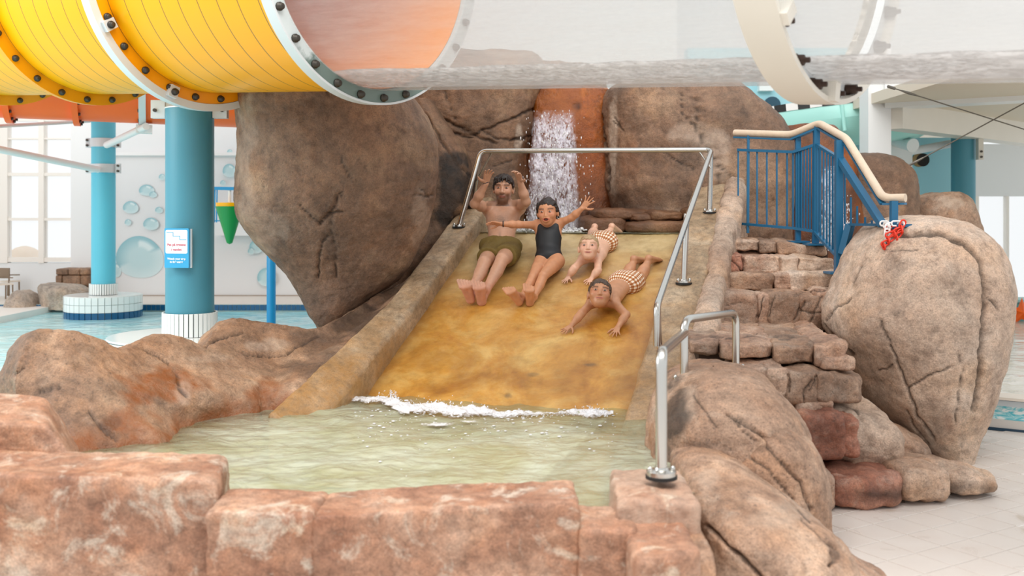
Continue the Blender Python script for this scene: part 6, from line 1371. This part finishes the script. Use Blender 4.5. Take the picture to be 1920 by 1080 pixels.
for x in (-1, 1): obj('earring', *MB().tube([hc+hs*(x*.084*Rh[0]-.01*Rh[1]-.045*Rh[2])+.011*np.array([math.cos(a_), 0, math.sin(a_)]) for a_ in np.linspace(0, 6.28, 13)], .0022, 6).out(), M['steel'], girl)
obj('bracelet', *MB().tube([wR+.023*(math.cos(a_)*np.array([0, 1., 0])+math.sin(a_)*np.array([0, 0, 1.]))+np.array([.01, 0, 0]) for a_ in np.linspace(0, 6.28, 15)], .004, 6).out(), M['black'], girl)
su = Fig(.004); up = R[2]; L = np.linalg.norm(nk-pel)
tc = [(pel+up*.72*L+R[1]*.05, unit(up*.9+R[1]*.35))]
su.ell(pel+up*.02*L, (.102, .085, .26*L), R, .04).ell(pel+up*.36*L, (.09, .066, .28*L), R, .04).ell(pel+up*.66*L, (.098, .075, .30*L), R, .04); su.cone(pel+up*.82*L-R[0]*.054, pel+up*.82*L+R[0]*.054, .0465, .0465, .04)
su.cone(sR, sL, .034, .034, .04)
su.ell(pel+up*.90*L+R[1]*.075, (.038, .05, .075), R, .006, sub=True)
for x in (-1, 1): su.ell(pel+up*.90*L+x*.122*R[0], (.040, .12, .085), R, .008, sub=True)
su.cone(hR*.5+hL*.5+R[1]*.03, pel+R[1]*.03, .05, .07, .04)
for h_, k_2, x in ((hR, kR, -1), (hL, kL, 1)): dv = unit(k_2-h_); o_ = h_+dv*.055+x*R[0]*.03; su.cone(o_, o_+dv*.2, .066, .07, .012, sub=True)
V, F = su.build(grow=.007); obj('swimsuit', V, F, pm('black_swim_fabric', '#14171b', .55), girl)
put('white_print', MB().bar(W(1040, 486, 7.862), W(1048, 484.5, 7.868), .01, .007), M['chain_white'], girl)

# --- two boys sliding on their bellies, head first
def boy(label, hd, hs, Rh, nk, pel, right, sh, el, wr, tip, hip, knee, ank, heel, ball, base, hm, mouth, wch, sc_, hairline, brow, hair_th):
    f = Fig(.0038); R = torso(f, pel, nk, right, 1, wch, .068, wch*.9, wch*.98, .075, .04)
    head(f, hd, Rh, hs, mouth, nk*.75+pel*.25, .04, True); f.cone(sh[0], sh[1], .034, .034, .04)
    for i, sd in ((0, 1), (1, -1)):
        f.ell(sh[i], (.036,)*3, None, .03); f.chain([sh[i], el[i], el[i]*.6+wr[i]*.4, wr[i]], [.033, .026, .026, .018], .02)
        hand(f, wr[i], tip[i]-wr[i], -N3, -sd*-1 if False else sd*(1), np.linalg.norm(tip[i]-wr[i])*1.0, .8, .06, 1.0, .016)
        f.chain([hip[i], hip[i]*.5+knee[i]*.5, knee[i]], [.062, .056, .041], .03); f.chain([knee[i], knee[i]*.6+ank[i]*.4, ank[i]], [.040, .039, .024], .025)
        foot_(f, ank[i], heel[i], ball[i], V3, .82)
    t = person('person', label, f, face_paint(base, hd, Rh, hs, brow, '#c46a55', None, mouth, .3, None, True), hd, Rh, hs, '', SP(*[(nk[:2]-TL)@U, (nk[:2]-TL)@VL]))
    hair(t, 'hair', hd, Rh, hs, hm, hair_th, (0, -.70, .715), hairline, None, .006)
    tr_ = Fig(.0042); up = R[2]; wa = pel+up*.085*sc_
    tr_.ell(pel, (wch*.98+.014, .09, .115), R, .04, clip=[(wa, up)])
    for i in (0, 1): dv = unit(knee[i]-hip[i]); e_ = hip[i]+dv*.075*sc_; tr_.cone(hip[i]-dv*.02, hip[i]+dv*.16, .075, .076, .03, clip=[(e_, dv)])
    V, F = tr_.build(); V = V+normals(V, F)*(.005*fbm(V, 18, 3))[:, None]
    q = (V-pel)@R.T; uv = np.stack([np.arctan2(q[:, 0], q[:, 1])*.115+2, q[:, 2]+2, 0*q[:, 0]], 1); obj('swim_trunks', V, F, gingham('#9c5423', '#c79468', .026), t, colors={'stain': uv}); return t
blond = hair_mat('short_blond_hair', '#967a58', '#c2a47c'); brown = hair_mat('wet_brown_hair', '#251b15', '#6a5140')
boy('small blond boy in checked trunks sliding head first, behind the other boy', W(1104, 466, 7.74), .93, frame3(np.array([.04, .28, 1]), np.array([-.14, -1, .10])), W(1110, 482, 7.84), W(1131, 455, 8.14), np.array([1, -.15, .03]),
    [W(1094, 485, 7.83), W(1122, 483, 7.83)], [W(1077, 503, 7.73), W(1121, 507, 7.69)], [SW_(1066, 519, .03), SW_(1110, 521, .03)], [SW_(1056, 531, .02), SW_(1101, 534, .02)],
    [W(1121, 452, 8.14), W(1141, 452, 8.13)], [W(1112, 440, 8.42), W(1136, 445, 8.38)], [W(1114, 431, 8.5), W(1145, 431, 8.48)], [W(1115, 424, 8.5), W(1147, 423, 8.48)], [W(1112, 433, 8.62), W(1158, 433, 8.6)], '#ddaf94', blond, 0, .092, .9, -.010, '#a8805c', .009)
boy('brown-haired boy in checked trunks sliding head first in front, elbows out', W(1124.5, 553, 7.12), .98, frame3(np.array([.12, .42, 1]), np.array([-.10, -1, -.12])), W(1133, 563, 7.22), W(1170, 530, 7.5), np.array([1, -.2, .08]),
    [W(1110, 567, 7.2), W(1152, 567, 7.18)], [W(1090, 588, 7.1), W(1174, 590, 7.04)], [SW_(1072, 610, .03), SW_(1159, 613, .03)], [SW_(1052, 624, .02), SW_(1151, 631, .02)],
    [W(1160, 531, 7.52), W(1186, 531, 7.48)], [W(1177, 514, 7.70), W(1202, 518, 7.64)], [W(1188, 491, 7.74), W(1215, 491, 7.70)], [W(1188, 484, 7.74), W(1216, 483, 7.70)], [W(1206, 488, 7.86), W(1232, 487, 7.82)], '#c08a66', brown, 0, .1, 1.0, -.012, '#3a261a', .011)
